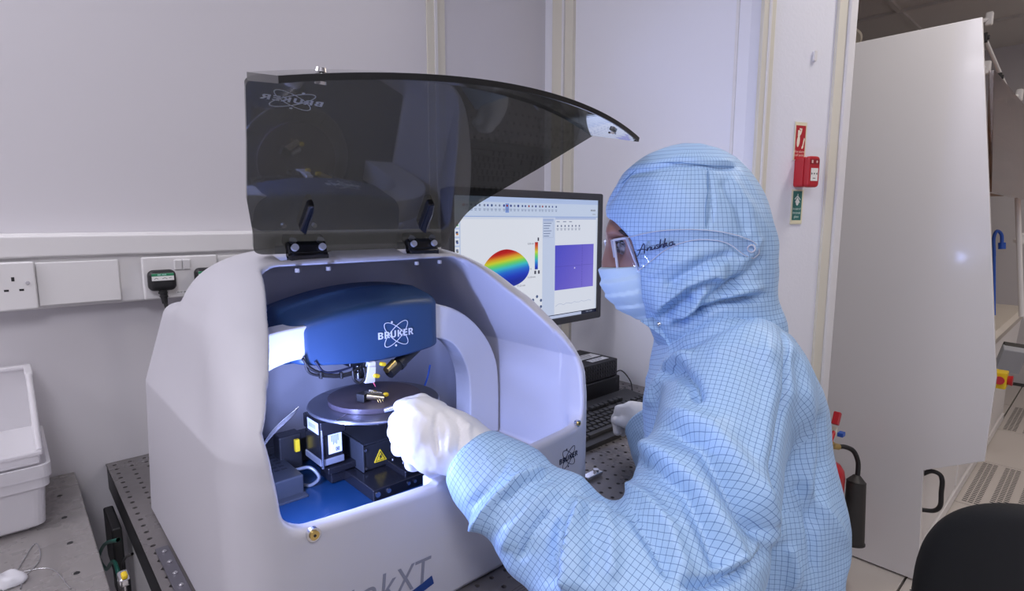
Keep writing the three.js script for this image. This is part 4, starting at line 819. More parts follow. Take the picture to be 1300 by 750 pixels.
// ---------------------------------------------------------------- process bench with the big glossy end panel
{
  const X = 2.55;
  const o = thing('process_bench', 'tall glossy white end panel of a process bench beyond the wall end', 'bench', [3.4, -HC, 0.7]);
  part('end_panel', slab([[0.30, -1.412], [0.846, -1.412], [1.081, -1.412], [1.062, -0.957], [1.236, -0.862], [1.241, -0.552], [1.094, 0.692], [0.30, 0.695]], 0.02, (u, v, w) => V(X + 0.02 - w, v, u), 0.002), M.panelGloss, o, 'glossy white end panel');
  part('lower_cabinet', rb(2.6, 0.50, 0.70, X + 1.32, -1.14, 0.68, 0.006), M.trimWhite, o);
  part('kick_strip', rb(2.6, 0.05, 0.03, X + 1.32, -1.385, 1.035, 0.004), M.trimWhite, o);
  for (let k = 0; k < 3; k++) part('drawer_front', rb(0.80, 0.40, 0.02, X + 0.46 + k * 0.84, -1.13, 1.04, 0.004), M.trimWhite, o);
  part('worktop', slab([[0.32, -0.58], [1.09, -0.58], [1.11, -0.60], [1.09, -0.66], [0.32, -0.66]], 2.55, (u, v, w) => V(X + 0.03 + w, v, u), 0.004), std(new THREE.Color().setRGB(0.62, 0.58, 0.52), 0.4), o);
  part('apron', slab([[1.07, -0.62], [1.085, -0.63], [1.07, -0.85], [1.04, -0.85]], 2.55, (u, v, w) => V(X + 0.03 + w, v, u), 0.003), M.trimWhite, o);
  part('back_wall', rb(2.6, 1.25, 0.03, X + 1.32, 0.05, 0.36, 0.004), M.trimWhite, o);
  part('sash', slab([[1.12, 0.52], [1.135, 0.52], [1.165, 0.10], [1.15, 0.10]], 2.3, (u, v, w) => V(X + 0.05 + w, v, u), 0.001), phys(new THREE.Color().setRGB(0.55, 0.42, 0.34), 0.08, { transmission: 1, thickness: 0 }), o);
  for (const y of [0.42, 0.30, 0.19]) part('shelf', rb(2.4, 0.05, 0.5, X + 1.3, y, 0.75, 0.004), std(new THREE.Color().setRGB(0.34, 0.19, 0.12), 0.5), o);
  // D handle on the toe space
  const q = (px, py) => onX(px, py, X + 0.03);
  part('handle', tube([q(1170, 602), q(1183, 598), q(1193, 602), q(1196, 609), q(1195, 625), q(1193, 643), q(1186, 648), q(1170, 647)], 0.0085, 60, 8), M.black, o);
  const c = onY(1148, 726, -HC);
  part('castor', [cylAB(V(X + 0.03, -HC + 0.012, 1.02), V(X + 0.055, -HC + 0.012, 1.02), 0.012, 0.012, 20), rb(0.02, 0.02, 0.05, X + 0.04, -HC + 0.02, 1.0, 0.004)], M.black, o);
  // support rod with black joints along the front edge
  const r = (px, py, d) => at(px, py, d);
  part('support_rod', [cylAB(r(1252, 52, 2.66), r(1283, 124, 2.9), 0.008, 0.008, 12), cylAB(r(1283, 124, 2.9), r(1290, 200, 2.95), 0.008, 0.008, 12), cylAB(r(1290, 200, 2.95), r(1297, 402, 3.0), 0.012, 0.012, 12)], M.trimWhite, o);
  for (const [px, py, d] of [[1251, 48, 2.655], [1269, 98, 2.79], [1284, 130, 2.9]]) { const p = r(px, py, d); part('rod_joint', [rb(0.02, 0.045, 0.02, p.x, p.y, p.z, 0.005), rb(0.014, 0.02, 0.034, p.x, p.y, p.z, 0.004)], M.black, o); }
  for (const [px, py, d, w] of [[1256, 24, 2.67, 1], [1253, 86, 2.68, 0], [1274, 126, 2.92, 1], [1294, 121, 2.92, 1], [1284, 161, 2.94, 1], [1298, 303, 3.0, 0]]) { const p = r(px, py, d), p2 = r(px - 10, py + 3, d); part('panel_clip', [rb(0.03, 0.062, 0.03, p.x, p.y, p.z, 0.008, 3), cylAB(p, p2, 0.011, 0.011, 12)], M.plasticWhite, o, 'white plastic panel clip'); }
  const es = at(1269, 481, 2.80), e = thing('emergency_stop', 'yellow emergency stop box with red button on the bench front', 'emergency stop', [es.x, es.y - 0.04, es.z]);
  part('box', rb(0.075, 0.085, 0.06, es.x, es.y, es.z, 0.006), M.yellow, e);
  part('button', [cylAB(V(es.x, es.y, es.z + 0.028), V(es.x, es.y, es.z + 0.05), 0.022, 0.026, 20), cylAB(V(es.x - 0.03, es.y, es.z), V(es.x - 0.055, es.y + 0.004, es.z + 0.005), 0.02, 0.02, 20)], M.red, e);
  const ds = at(1283, 456, 2.95), dd = thing('control_display', 'grey and black control display leaning on the bench edge', 'display', [ds.x, ds.y - 0.08, ds.z]);
  part('casing', rb(0.05, 0.15, 0.10, ds.x, ds.y, ds.z, 0.006, 2, [0.1, 0.3, 0.45]), std(new THREE.Color().setRGB(0.35, 0.37, 0.42), 0.4), dd);
  part('display_face', rb(0.035, 0.152, 0.102, ds.x + 0.028, ds.y + 0.014, ds.z, 0.004, 2, [0.1, 0.3, 0.45]), M.black, dd);
  const bt = (px, py) => at(px, py, 2.9);
  solo('blue_tap', 'blue goose-neck tap on the bench behind the end panel', 'tap', [tube([bt(1262, 325), bt(1262, 300), bt(1266, 293), bt(1271, 297), bt(1272, 310)], 0.008, 40), cylAB(bt(1272, 308), bt(1272, 316), 0.016, 0.016, 14), cylAB(bt(1262, 322), bt(1262, 400), 0.007, 0.007, 12)], M.blueClip);
}
// ---------------------------------------------------------------- fire extinguisher
{
  const D = 2.12, q = (px, py, d = D) => at(px, py, d), c = q(1046, 640), r = 0.062;
  const o = thing('fire_extinguisher', 'red carbon dioxide fire extinguisher with black horn beside the end panel', 'fire extinguisher', [c.x, -HC, c.z]);
  const yS = q(1046, 600).y, yT = q(1046, 572).y;
  part('cylinder', new THREE.LatheGeometry([[0.0, -HC], [r - 0.006, -HC], [r, -HC + 0.008], [r, yS], [r * 0.93, yS + 0.025], [r * 0.72, yS + 0.045], [r * 0.4, yS + 0.056], [0.018, yT], [0.0, yT]].map(p => new THREE.Vector2(...p)), 40).translate(c.x, 0, c.z), M.red, o);
  const y1 = q(1062, 640).y, y0 = q(1062, 665).y;
  for (const [a, b, m] of [[y1 + 0.02, y1 + 0.05, M.black], [y1 + 0.055, y1 + 0.065, M.trimWhite], [y0 - 0.09, y1 + 0.015, M.trimWhite], [y0 - 0.13, y0 - 0.095, M.black]]) part('label_band', new THREE.CylinderGeometry(r + 0.0006, r + 0.0006, b - a, 40, 1, true).translate(c.x, (a + b) / 2, c.z), m, o);
  part('valve', [cylAB(V(c.x, yT, c.z), V(c.x, yT + 0.05, c.z), 0.017, 0.015, 20), rb(0.035, 0.022, 0.035, c.x, yT + 0.035, c.z, 0.004)], M.brass, o);
  const hv = V(c.x, yT + 0.035, c.z), h1 = q(1062, 531), h2 = q(1059, 548);
  part('lever', [cylAB(hv, h2, 0.008, 0.008, 12), rb(0.02, 0.05, 0.025, h1.x, h1.y, h1.z, 0.004, 2, [0, 0, -0.5])], M.red, o);
  part('lever_plate', [rb(0.012, 0.04, 0.018, h2.x, h2.y, h2.z, 0.003, 2, [0, 0, -0.5])], M.cream, o);
  const bl = q(1068, 551); part('safety_tag', rb(0.03, 0.016, 0.02, bl.x, bl.y, bl.z, 0.002), M.blueClip, o);
  const nz = q(1064, 567); part('outlet', cylAB(hv, nz, 0.012, 0.012, 16), M.brass, o);
  const t1 = q(1087, 611), t2 = q(1083, 688);
  part('hose', tube([nz, q(1072, 567), q(1083, 572), q(1089, 585), q(1089, 600), t1], 0.009, 40), M.black, o);
  part('horn', [cylAB(t2, t1, 0.037, 0.033, 28), cylAB(t1, q(1088, 603), 0.034, 0.012, 24), cylAB(t2, q(1083, 690), 0.04, 0.04, 28)], std(new THREE.Color().setRGB(0.035, 0.033, 0.033), 0.55), o);
  const br = q(1076, 705); part('foot_bracket', [rb(0.02, 0.05, 0.02, br.x, br.y, br.z, 0.003), cylAB(V(c.x, br.y, c.z), br, 0.008, 0.008, 10)], M.steel, o);
}
// ---------------------------------------------------------------- office chair in the foreground
{
  const D = 1.08, c = at(1362, 826, D), hx = 0.262, hy = 0.262;
  const nrm = ray(1300, 700).normalize(); nrm.y *= 0.3; nrm.normalize();
  const rt = V(0, 1, 0).cross(nrm).normalize().negate(), up = nrm.clone().cross(rt).negate(); if (up.y < 0) up.negate();
  const o = thing('office_chair', 'black padded office chair with rounded backrest in the foreground', 'chair', [c.x, -HC, c.z]);
  const f = (x, y, z) => { const p = V(x - c.x, y - c.y, z - c.z), a = p.dot(rt), b = p.dot(up), n = p.dot(nrm) - 0.35 * a * a; const e = Math.pow(Math.pow(Math.abs(a) / hx, 2.6) + Math.pow(Math.abs(b) / hy, 2.6), 1 / 2.6) - 1; return smax(e * 0.2, Math.abs(n) - 0.028, 0.03); };
  part('backrest', nets(f, [c.x - 0.34, c.y - 0.34, c.z - 0.34], [c.x + 0.34, c.y + 0.34, c.z + 0.34], 0.008), std(new THREE.Color().setRGB(0.012, 0.012, 0.013), 0.75), o);
  const sx = c.x + nrm.x * 0.30, sz = c.z + nrm.z * 0.30;
  part('seat', rb(0.46, 0.07, 0.46, sx, -HC + 0.47, sz, 0.03, 4, [0, Math.atan2(nrm.x, nrm.z), 0]), M.black, o);
  part('back_bar', tube([V(c.x, c.y - 0.1, c.z).addScaledVector(nrm, -0.03), V(c.x, -HC + 0.5, c.z).addScaledVector(nrm, -0.03), V(c.x, -HC + 0.42, c.z).addScaledVector(nrm, 0.06), V(sx, -HC + 0.42, sz)], 0.018, 30), M.darkGrey, o);
  part('gas_column', cylAB(V(sx, -HC + 0.08, sz), V(sx, -HC + 0.44, sz), 0.025, 0.025, 20), M.darkGrey, o);
  for (let k = 0; k < 5; k++) { const a = k / 5 * 2 * Math.PI, e = V(sx + Math.cos(a) * 0.28, -HC + 0.06, sz + Math.sin(a) * 0.28); part('base_arm', cylAB(V(sx, -HC + 0.10, sz), e, 0.022, 0.014, 12), M.darkGrey, o); part('castor', cylAB(V(e.x - Math.sin(a) * 0.02, -HC + 0.027, e.z + Math.cos(a) * 0.02), V(e.x + Math.sin(a) * 0.02, -HC + 0.027, e.z - Math.cos(a) * 0.02), 0.027, 0.027, 20), M.black, o); }
}

// pipe stub with its collar under the ceiling behind the end panel
{
  const a = at(1066, 42, 3.3), b = at(1080, 50, 3.3), c = at(1092, 40, 3.35);
  const o = thing('ceiling_pipe', 'short pale pipe with collar under the ceiling behind the end panel', 'pipe', [a.x, a.y, a.z]);
  part('pipe', [cylAB(a, b, 0.045, 0.045, 24), cylAB(a.clone().add(V(0, CEIL - a.y - 0.02, 0)), a, 0.03, 0.03, 20)], M.trimWhite, o);
  part('collar', cylAB(b, b.clone().lerp(c, 0.2), 0.055, 0.055, 24), M.cream, o);
}

// ---------------------------------------------------------------- person in clean-room suit
const gridTex = canvasTex(512, 512, (c, W, H) => {
  c.fillStyle = '#ffffff'; c.fillRect(0, 0, W, H);
  let sd = 11; const r = () => (sd = (sd * 16807) % 2147483647) / 2147483647;
  for (let i = 0; i < 9000; i++) { c.fillStyle = 'rgba(90,130,180,' + (0.03 + 0.05 * r()) + ')'; c.fillRect(r() * W, r() * H, 1 + r() * 6, 1); }
  c.strokeStyle = 'rgba(44,74,140,0.42)'; c.lineWidth = 6.0;
  for (let i = 0; i < 8; i++) { const p = 32 + i * 64; c.beginPath(); c.moveTo(p, 0); c.lineTo(p, H); c.moveTo(0, p); c.lineTo(W, p); c.stroke(); }
});
const CELL = 0.0068; gridTex.repeat.set(1 / (8 * CELL), 1 / (8 * CELL));
const MP = {
  suit: phys(new THREE.Color().setRGB(0.42, 0.63, 0.90), 0.5, { map: gridTex, sheen: 0.3, sheenRoughness: 0.5, sheenColor: new THREE.Color(0.8, 0.9, 1) }),
  skin: phys(new THREE.Color().setRGB(0.34, 0.17, 0.125), 0.5),
  glove: phys(new THREE.Color().setRGB(0.80, 0.80, 0.82), 0.42),
  mask: std(new THREE.Color().setRGB(0.62, 0.80, 0.92), 0.7),
  clear: phys(new THREE.Color().setRGB(0.95, 0.96, 0.98), 0.04, { transmission: 1, thickness: 0, ior: 1.5, specularIntensity: 0.5 }),
  clearEdge: phys(new THREE.Color().setRGB(0.86, 0.88, 0.95), 0.08, { transmission: 0.4, thickness: 0 }),
  hair: std(new THREE.Color().setRGB(0.03, 0.02, 0.018), 0.6),
};
const J = {
  neck: at(893, 415, 0.92), chestN: at(926, 520, 0.90), chestF: at(915, 510, 1.04), waistN: at(944, 640, 0.885), waistF: at(936, 640, 1.03),
  hipN: at(945, 790, 0.88), hipF: at(942, 790, 1.04), LS: at(938, 480, 0.82), RS: at(905, 462, 1.09),
  LE: at(842, 802, 0.615), LW: at(597, 578, 0.745), RE: at(862, 612, 1.13), RW: at(818, 535, 1.24),
};
const person = thing('person', 'person in light blue gridded clean-room suit and hood reaching into the instrument', 'person', [J.hipN.x, -HC, J.hipN.z]);
const BONES = [ // a, b, ra, rb
  ['torso', J.neck, J.chestN, 0.07, 0.125], ['torso', J.neck, J.chestF, 0.07, 0.125],
  ['torso', J.chestN, J.waistN, 0.128, 0.130], ['torso', J.chestF, J.waistF, 0.128, 0.130],
  ['torso', J.waistN, J.hipN, 0.132, 0.145], ['torso', J.waistF, J.hipF, 0.132, 0.145],
  ['shoulder', J.LS, J.RS, 0.086, 0.086],
  ['armL', J.LS, J.LE, 0.088, 0.086], ...[[0, 0.086], [0.28, 0.080], [0.42, 0.064], [0.56, 0.066], [0.66, 0.054], [0.78, 0.058], [0.89, 0.049], [1, 0.040]].reduce((o, p, i, a) => { if (i) o.push(['foreL', J.LE.clone().lerp(J.LW, a[i - 1][0]), J.LE.clone().lerp(J.LW, p[0]), a[i - 1][1], p[1]]); return o; }, []),
  ['armR', J.RS, J.RE, 0.082, 0.072], ['foreR', J.RE, J.RW, 0.070, 0.050],
  ['legL', J.hipN, V(J.hipN.x + 0.02, -1.34, J.hipN.z + 0.03), 0.12, 0.07], ['legR', J.hipF, V(J.hipF.x + 0.02, -1.34, J.hipF.z - 0.01), 0.12, 0.07],
  ['legL', V(J.hipN.x + 0.03, -1.365, J.hipN.z + 0.05), V(J.hipN.x - 0.13, -1.375, J.hipN.z - 0.06), 0.05, 0.042], ['legR', V(J.hipF.x + 0.03, -1.365, J.hipF.z + 0.01), V(J.hipF.x - 0.13, -1.375, J.hipF.z - 0.10), 0.05, 0.042],
];
const dLW = J.LW.clone().sub(J.LE).normalize(), dRW = J.RW.clone().sub(J.RE).normalize();
function suitF(x, y, z) {
  let d = 1, fl = 1, fr = 1, al = 1;
  for (const [n, a, b, ra, rbb] of BONES) {
    const c = cap(x, y, z, a, b, ra, rbb);
    if (n === 'armL') al = c; else if (n === 'foreL') fl = smin(fl, c, 0.012); else if (n === 'foreR') fr = c; else d = smin(d, c, 0.05);
  }
  const cutL = (x - J.LW.x) * dLW.x + (y - J.LW.y) * dLW.y + (z - J.LW.z) * dLW.z;
  const cutR = (x - J.RW.x) * dRW.x + (y - J.RW.y) * dRW.y + (z - J.RW.z) * dRW.z;
  fl = smax(fl, cutL, 0.008); fr = smax(fr, cutR, 0.008);
  d = smin(d, smin(al, fl, 0.04), 0.022); d = smin(d, fr, 0.035);
  d = Math.max(d, -HC + 0.001 - y);
  return d;
}
// folds: polylines in frame pixels laid on the cloth that the lens sees; w and a in metres (a > 0 ridge, a < 0 valley)
function toPx(p) { const v = p.clone().sub(EYE), w = v.dot(FWD); return [650 + FPX * v.dot(RGT) / w, 375 - FPX * v.dot(UPV) / w, w]; }
function foldAt(px, py, folds) {
  let s = 0;
  for (const f of folds) {
    const P = f.p; let m = 1e9, tt = 0, sg = 1;
    for (let i = 0; i < P.length - 1; i++) {
      const ax = P[i][0], ay = P[i][1], bx = P[i + 1][0] - ax, by = P[i + 1][1] - ay;
      const t = clamp(((px - ax) * bx + (py - ay) * by) / (bx * bx + by * by)); const d = Math.hypot(px - ax - bx * t, py - ay - by * t);
      if (d < m) { m = d; tt = (i + t) / (P.length - 1); sg = bx * (py - ay) - by * (px - ax) > 0 ? 1 : -1; }
    }
    const side = f.s ? (sg * f.s > 0 ? Math.exp(-m / (f.w * 2.6)) : Math.exp(-(m / (f.w * 0.45)) * (m / (f.w * 0.45)))) : Math.exp(-(m / f.w) * (m / f.w));
    if (m < f.w * 9) s += f.a * side * sstep(0, 0.18, tt + 0.04) * sstep(0, 0.18, 1.04 - tt);
  }
  return s;
}
function drape(g, folds, amp, freq, maxDepth) {
  const p = g.attributes.position, n = g.attributes.normal, q = V(0, 0, 0), nn = V(0, 0, 0);
  for (let i = 0; i < p.count; i++) {
    q.fromBufferAttribute(p, i); nn.fromBufferAttribute(n, i);
    const a = noise3(q.x * freq, q.y * freq * 0.8, q.z * freq), b = noise3(q.x * freq * 2.3 + 9, q.y * freq * 1.7, q.z * freq * 2.3);
    const r3 = noise3(q.x * freq * 1.2 + q.y * freq * 0.9 + 31, (q.y - q.x) * freq * 0.35, q.z * freq * 0.5);
    let s = amp * ((1 - Math.abs(a) * 2) * 0.5 + (1 - Math.abs(b) * 2) * 0.25 + (1 - Math.abs(r3) * 3) * 0.6);
    const face = -nn.dot(q.clone().sub(EYE).normalize());
    if (face > -0.15) { const [px, py, w] = toPx(q); if (w < maxDepth) s += foldAt(px, py, folds) * sstep(-0.15, 0.25, face); }
    p.setXYZ(i, q.x + nn.x * s, q.y + nn.y * s, q.z + nn.z * s);
  }
  g.computeVertexNormals(); return g;
}
// per-triangle cloth coordinates from the nearest bone
function clothUV(g, bones) {
  const s = g.toNonIndexed(), p = s.attributes.position, uv = new Float32Array(p.count * 2);
  const fr = bones.map(([n, a, b, ra, rbb]) => { const ax = b.clone().sub(a).normalize(); let e = Math.abs(ax.dot(RGT)) < 0.8 ? RGT.clone() : UPV.clone(); e.addScaledVector(ax, -e.dot(ax)).normalize(); return { a, b, ra, rbb, ax, e, k: ax.clone().cross(e), R: (ra + rbb) / 2 }; });
  const c = V(0, 0, 0), q = V(0, 0, 0);
  for (let t = 0; t < p.count; t += 3) {
    c.set(0, 0, 0); for (let j = 0; j < 3; j++) c.add(q.fromBufferAttribute(p, t + j)); c.multiplyScalar(1 / 3);
    let best = 0, bd = 1e9; fr.forEach((f, i) => { const d = cap(c.x, c.y, c.z, f.a, f.b, f.ra, f.rbb); if (d < bd) { bd = d; best = i; } });
    const f = fr[best], w = c.clone().sub(f.a), th0 = Math.atan2(w.dot(f.k), w.dot(f.e));
    for (let j = 0; j < 3; j++) { q.fromBufferAttribute(p, t + j).sub(f.a); let th = Math.atan2(q.dot(f.k), q.dot(f.e)); while (th - th0 > Math.PI) th -= 2 * Math.PI; while (th - th0 < -Math.PI) th += 2 * Math.PI; uv[(t + j) * 2] = th * f.R; uv[(t + j) * 2 + 1] = q.dot(f.ax); }
  }
  s.setAttribute('uv', new THREE.BufferAttribute(uv, 2)); return s;
}
// s = +1 / -1 makes a lapped fold: steep on one side of the line, easing off on the other
const SUIT_FOLDS = [
  // sleeve: cuff and the bunches along the forearm
  { p: [[646, 566], [636, 592], [612, 628], [598, 645]], w: 5.4, a: -0.0054 },
  { p: [[598, 672], [612, 650], [630, 628], [655, 606], [694, 594]], w: 8.1, a: 0.0175, s: 1 }, { p: [[640, 640], [665, 618], [700, 606]], w: 5.4, a: -0.0068 },
  { p: [[640, 700], [655, 668], [682, 636], [712, 618]], w: 7.2, a: 0.0068 }, { p: [[660, 712], [676, 676], [700, 648]], w: 5.4, a: -0.0068 },
  { p: [[718, 752], [721, 716], [724, 666], [730, 630]], w: 8.1, a: 0.0189, s: 1 }, { p: [[700, 745], [706, 700], [716, 655]], w: 8.1, a: -0.0081 },
  { p: [[746, 645], [752, 690], [748, 745]], w: 6.3, a: -0.0068 }, { p: [[762, 636], [776, 680], [778, 740]], w: 8.1, a: 0.0081 },
  { p: [[760, 628], [802, 652], [831, 696], [850, 740]], w: 8.1, a: -0.0121 }, { p: [[775, 606], [820, 632], [852, 676], [874, 738]], w: 9.9, a: 0.0135 },
  { p: [[792, 580], [831, 597], [871, 627], [900, 686], [920, 735]], w: 9.0, a: -0.0135 }, { p: [[806, 560], [850, 582], [892, 620], [922, 676], [944, 720]], w: 10.8, a: 0.0135 },
  { p: [[836, 540], [890, 566], [920, 610], [950, 660], [979, 689]], w: 9.9, a: -0.0175 }, { p: [[850, 520], [905, 545], [940, 590], [968, 640], [990, 676]], w: 11.7, a: 0.0135 },
  { p: [[979, 686], [964, 703], [935, 728], [900, 740], [861, 744]], w: 7.2, a: -0.0162 }, { p: [[990, 670], [975, 690], [945, 712], [905, 726]], w: 8.1, a: 0.0108 },
  // armhole seam from the shoulder down
  { p: [[988, 392], [998, 440], [994, 520], [978, 590], [984, 676]], w: 3.6, a: -0.0081 }, { p: [[974, 420], [978, 500], [962, 590], [968, 650]], w: 10.8, a: 0.0068 }, { p: [[1012, 440], [1016, 520], [1004, 620]], w: 8.1, a: -0.0054 },
  // chest, collar and back
  { p: [[842, 478], [862, 470], [880, 486], [888, 512]], w: 7.2, a: -0.0189 }, { p: [[826, 520], [838, 488], [856, 458], [884, 448]], w: 7.2, a: 0.0135 }, { p: [[850, 452], [900, 424], [960, 398]], w: 6.3, a: -0.0081 },
  { p: [[900, 450], [940, 438], [980, 455]], w: 10.8, a: 0.0054 }, { p: [[1034, 520], [1044, 590], [1036, 680]], w: 7.2, a: -0.0081 }, { p: [[1012, 610], [1030, 650], [1034, 730]], w: 7.2, a: -0.0095 }, { p: [[1020, 480], [1030, 560], [1024, 640]], w: 7.2, a: 0.0068 }, { p: [[1000, 690], [1010, 720], [1004, 750]], w: 7.2, a: 0.0081 },
  { p: [[985, 378], [1006, 396], [1020, 424]], w: 4.5, a: -0.0068 },
];
{
  const g = nets(suitF, [0.28, -HC - 0.01, 0.45], [1.34, 0.02, 1.36], 0.0045, 2);
  drape(g, SUIT_FOLDS, 0.0042, 14, 1.02);
  part('coverall', clothUV(g, BONES.filter(b => b[0] !== 'shoulder')), MP.suit, person, 'light blue coverall with dark grid lines');
}
// ---- head: local frame, f toward the face, u up, l toward the person's left
const H0 = at(873, 300, 0.90);
const hr = ray(873, 300); hr.y = 0; hr.normalize();
const Hl = hr.clone().negate(), Hu = V(0, 1, 0), Hf = Hl.clone().cross(Hu).normalize();
if (Hf.dot(RGT) > 0) Hf.negate();
const PX = 0.90 / FPX;
const hp = (f, u, l) => H0.clone().addScaledVector(Hf, f).addScaledVector(Hu, u).addScaledVector(Hl, l);
const loc = (x, y, z) => { const dx = x - H0.x, dy = y - H0.y, dz = z - H0.z; return [dx * Hf.x + dy * Hf.y + dz * Hf.z, dx * Hu.x + dy * Hu.y + dz * Hu.z, dx * Hl.x + dy * Hl.y + dz * Hl.z]; };
const ell = (f, u, l, cf, cu, cl, a, b, c) => { const x = (f - cf) / a, y = (u - cu) / b, z = (l - cl) / c, k = Math.sqrt(x * x + y * y + z * z); return (k - 1) * Math.min(a, b, c) * (0.6 + 0.4 * k); };
function faceL(f, u, l) {
  let d = ell(f, u, l, 0.028, 0.0, 0, 0.098, 0.125, 0.078);
  d = smin(d, ell(f, u, l, 0.045, -0.075, 0, 0.078, 0.062, 0.06), 0.04);
  d = smin(d, cap(f, u, l, V(0.112, -0.006, 0), V(0.124, -0.046, 0), 0.010, 0.011), 0.02);
  d = smin(d, cap(f, u, l, V(0.112, 0.008, 0.04), V(0.112, 0.008, -0.04), 0.013, 0.013), 0.02);
  for (const s of [-1, 1]) d = smax(d, -(Math.hypot(f - 0.112, u + 0.018, l - s * 0.046) - 0.017), 0.012);
  return d;
}
const edgeF = u => u > 0.038 ? 0.134 + (u - 0.038) * 1.5 : u > -0.006 ? mix(0.080, 0.134, Math.pow((u + 0.006) / 0.044, 1.4)) : u > -0.06 ? mix(0.066, 0.080, (u + 0.06) / 0.054) : 0.066 + (u + 0.06) * 0.15;
const B0 = [hp(0.005, 0.02, 0), hp(-0.012, -0.115, 0)];
function hoodF(x, y, z) {
  const [f, u, l] = loc(x, y, z);
  let d = ell(f, u, l, 0.008, 0.013, 0, 0.127, 0.132, 0.108);
  d = smin(d, ell(f, u, l, -0.026, -0.045, 0, 0.100, 0.105, 0.1), 0.05);
  d = smin(d, ell(f, u, l, 0.012, -0.085, 0, 0.062, 0.055, 0.085), 0.04);
  d = smin(d, cap(x, y, z, hp(-0.02, -0.07, 0), hp(-0.055, -0.155, 0), 0.085, 0.10), 0.05);
  d = Math.max(d, -0.19 - u + 0.25 * f * 0);
  // open at the face: keep only the cloth behind the hem
  const cut = (f - edgeF(u)) * 0.8;
  d = smax(d, cut, 0.004);
  // hollow for the face
  return Math.max(d, -(faceL(f, u, l) - 0.002) * (cut > -0.03 ? 1 : -1e3 * 0 + 1));
}
const HOOD_FOLDS = [
  { p: [[770, 262], [800, 222], [860, 208], [905, 213], [938, 213]], w: 2.7, a: -0.0056 }, { p: [[778, 248], [806, 212], [860, 200], [905, 205], [936, 205]], w: 4.5, a: 0.0028 },
  { p: [[898, 215], [904, 250], [900, 290]], w: 2.7, a: -0.0044 }, { p: [[914, 228], [935, 260], [948, 300]], w: 6.3, a: -0.0056 }, { p: [[928, 222], [950, 262], [960, 310]], w: 6.3, a: 0.0037 },
  { p: [[845, 364], [866, 350], [898, 332], [930, 322]], w: 6.3, a: -0.0112 }, { p: [[822, 352], [850, 336], [890, 322]], w: 6.3, a: 0.0050 },
  { p: [[834, 400], [846, 384], [872, 362], [904, 350], [925, 352]], w: 7.2, a: 0.0150, s: -1 }, { p: [[838, 404], [858, 388], [880, 376]], w: 7.2, a: -0.0125 }, { p: [[866, 408], [884, 384], [898, 366]], w: 5.4, a: 0.0100 },
  { p: [[880, 404], [893, 386], [918, 366], [944, 350]], w: 6.3, a: -0.0112 },
  { p: [[852, 416], [888, 396], [916, 384], [972, 376]], w: 4.5, a: -0.0163 }, { p: [[850, 404], [888, 388], [930, 374], [970, 362]], w: 6.3, a: 0.0088 }, { p: [[920, 366], [950, 348], [970, 326]], w: 5.4, a: -0.0075 }, { p: [[935, 338], [955, 322], [966, 300]], w: 5.4, a: 0.0050 },
];
{
  const lo = [H0.x - 0.24, H0.y - 0.21, H0.z - 0.24], hi = [H0.x + 0.24, H0.y + 0.17, H0.z + 0.24];
  const g = nets(hoodF, lo, hi, 0.004, 2);
  drape(g, HOOD_FOLDS, 0.0022, 20, 1.0);
  part('hood', clothUV(g, [['hood', B0[0], B0[0].clone().add(V(0, 0.001, 0)), 0.12, 0.12]].map(b => ['hood', hp(-0.0, -0.30, 0), hp(0, 0.3, 0), 0.115, 0.115])), MP.suit, person, 'light blue hood with dark grid lines');
  // stitched seams of the hood, laid on its surface
  const onHood = (px, py) => { const r = ray(px, py).normalize(); let t = 0.6 / r.dot(FWD); for (let k = 0; k < 80; k++) { const p = EYE.clone().addScaledVector(r, t), d = hoodF(p.x, p.y, p.z); if (d < 0.0012) return p; t += Math.max(d * 0.7, 0.0006); } return EYE.clone().addScaledVector(r, t); };
  const seamMat = std(new THREE.Color().setRGB(0.16, 0.30, 0.55), 0.7);
  for (const sm of [[[790, 232], [812, 213], [845, 206], [880, 208], [910, 211], [932, 212]], [[898, 214], [899, 235], [896, 262], [896, 290]]]) part('hood_seam', tube(sm.map(p => onHood(...p)), 0.0007, 60, 6), seamMat, person);
  // skin of the face
  const fF = (x, y, z) => { const [f, u, l] = loc(x, y, z); return smax(faceL(f, u, l), 0.0 - f, 0.02); };
  part('face', nets(fF, lo, hi, 0.004, 2), MP.skin, person, 'brown skin around the eyes');
  // mask with three pleats
  const mF = (x, y, z) => { const [f, u, l] = loc(x, y, z); const pw = (u - 0.25 * (0.13 - f)) / 0.024, pt = pw - Math.floor(pw), pl = 0.0034 * (pt < 0.72 ? pt / 0.72 : (1 - pt) / 0.28) - 0.0017; let d = smin(faceL(f, u, l), ell(f, u, l, 0.058, -0.075, 0, 0.070, 0.046, 0.060), 0.02) - 0.003 - pl; d = smax(d, u + 0.052 + 0.12 * (f - 0.13), 0.004); d = smax(d, -0.140 - u, 0.01); d = smax(d, 0.03 - f, 0.006); return d; };
  part('face_mask', nets(mF, lo, hi, 0.0035, 2), MP.mask, person, 'pale blue pleated surgical mask');
  // eye
  for (const s of [1, -1]) {
    const e = part('eye', new THREE.SphereGeometry(0.0125, 20, 14).translate(...hp(0.096, -0.017, s * 0.040).toArray()), std(new THREE.Color().setRGB(0.30, 0.27, 0.26), 0.35), person);
    part('iris', new THREE.SphereGeometry(0.0062, 14, 10).translate(...hp(0.1035, -0.020, s * 0.0435).toArray()), MP.hair, e);
    part('eyelid', tube([hp(0.090, -0.016, s * 0.054), hp(0.103, -0.0075, s * 0.049), hp(0.111, -0.010, s * 0.038)], 0.0026, 16, 6), MP.hair, person);
    part('eyebrow', tube([hp(0.088, 0.004, s * 0.060), hp(0.106, 0.010, s * 0.050), hp(0.121, 0.005, s * 0.030)], 0.0042, 20, 6).applyMatrix4(new THREE.Matrix4()), MP.hair, person);
  }
}
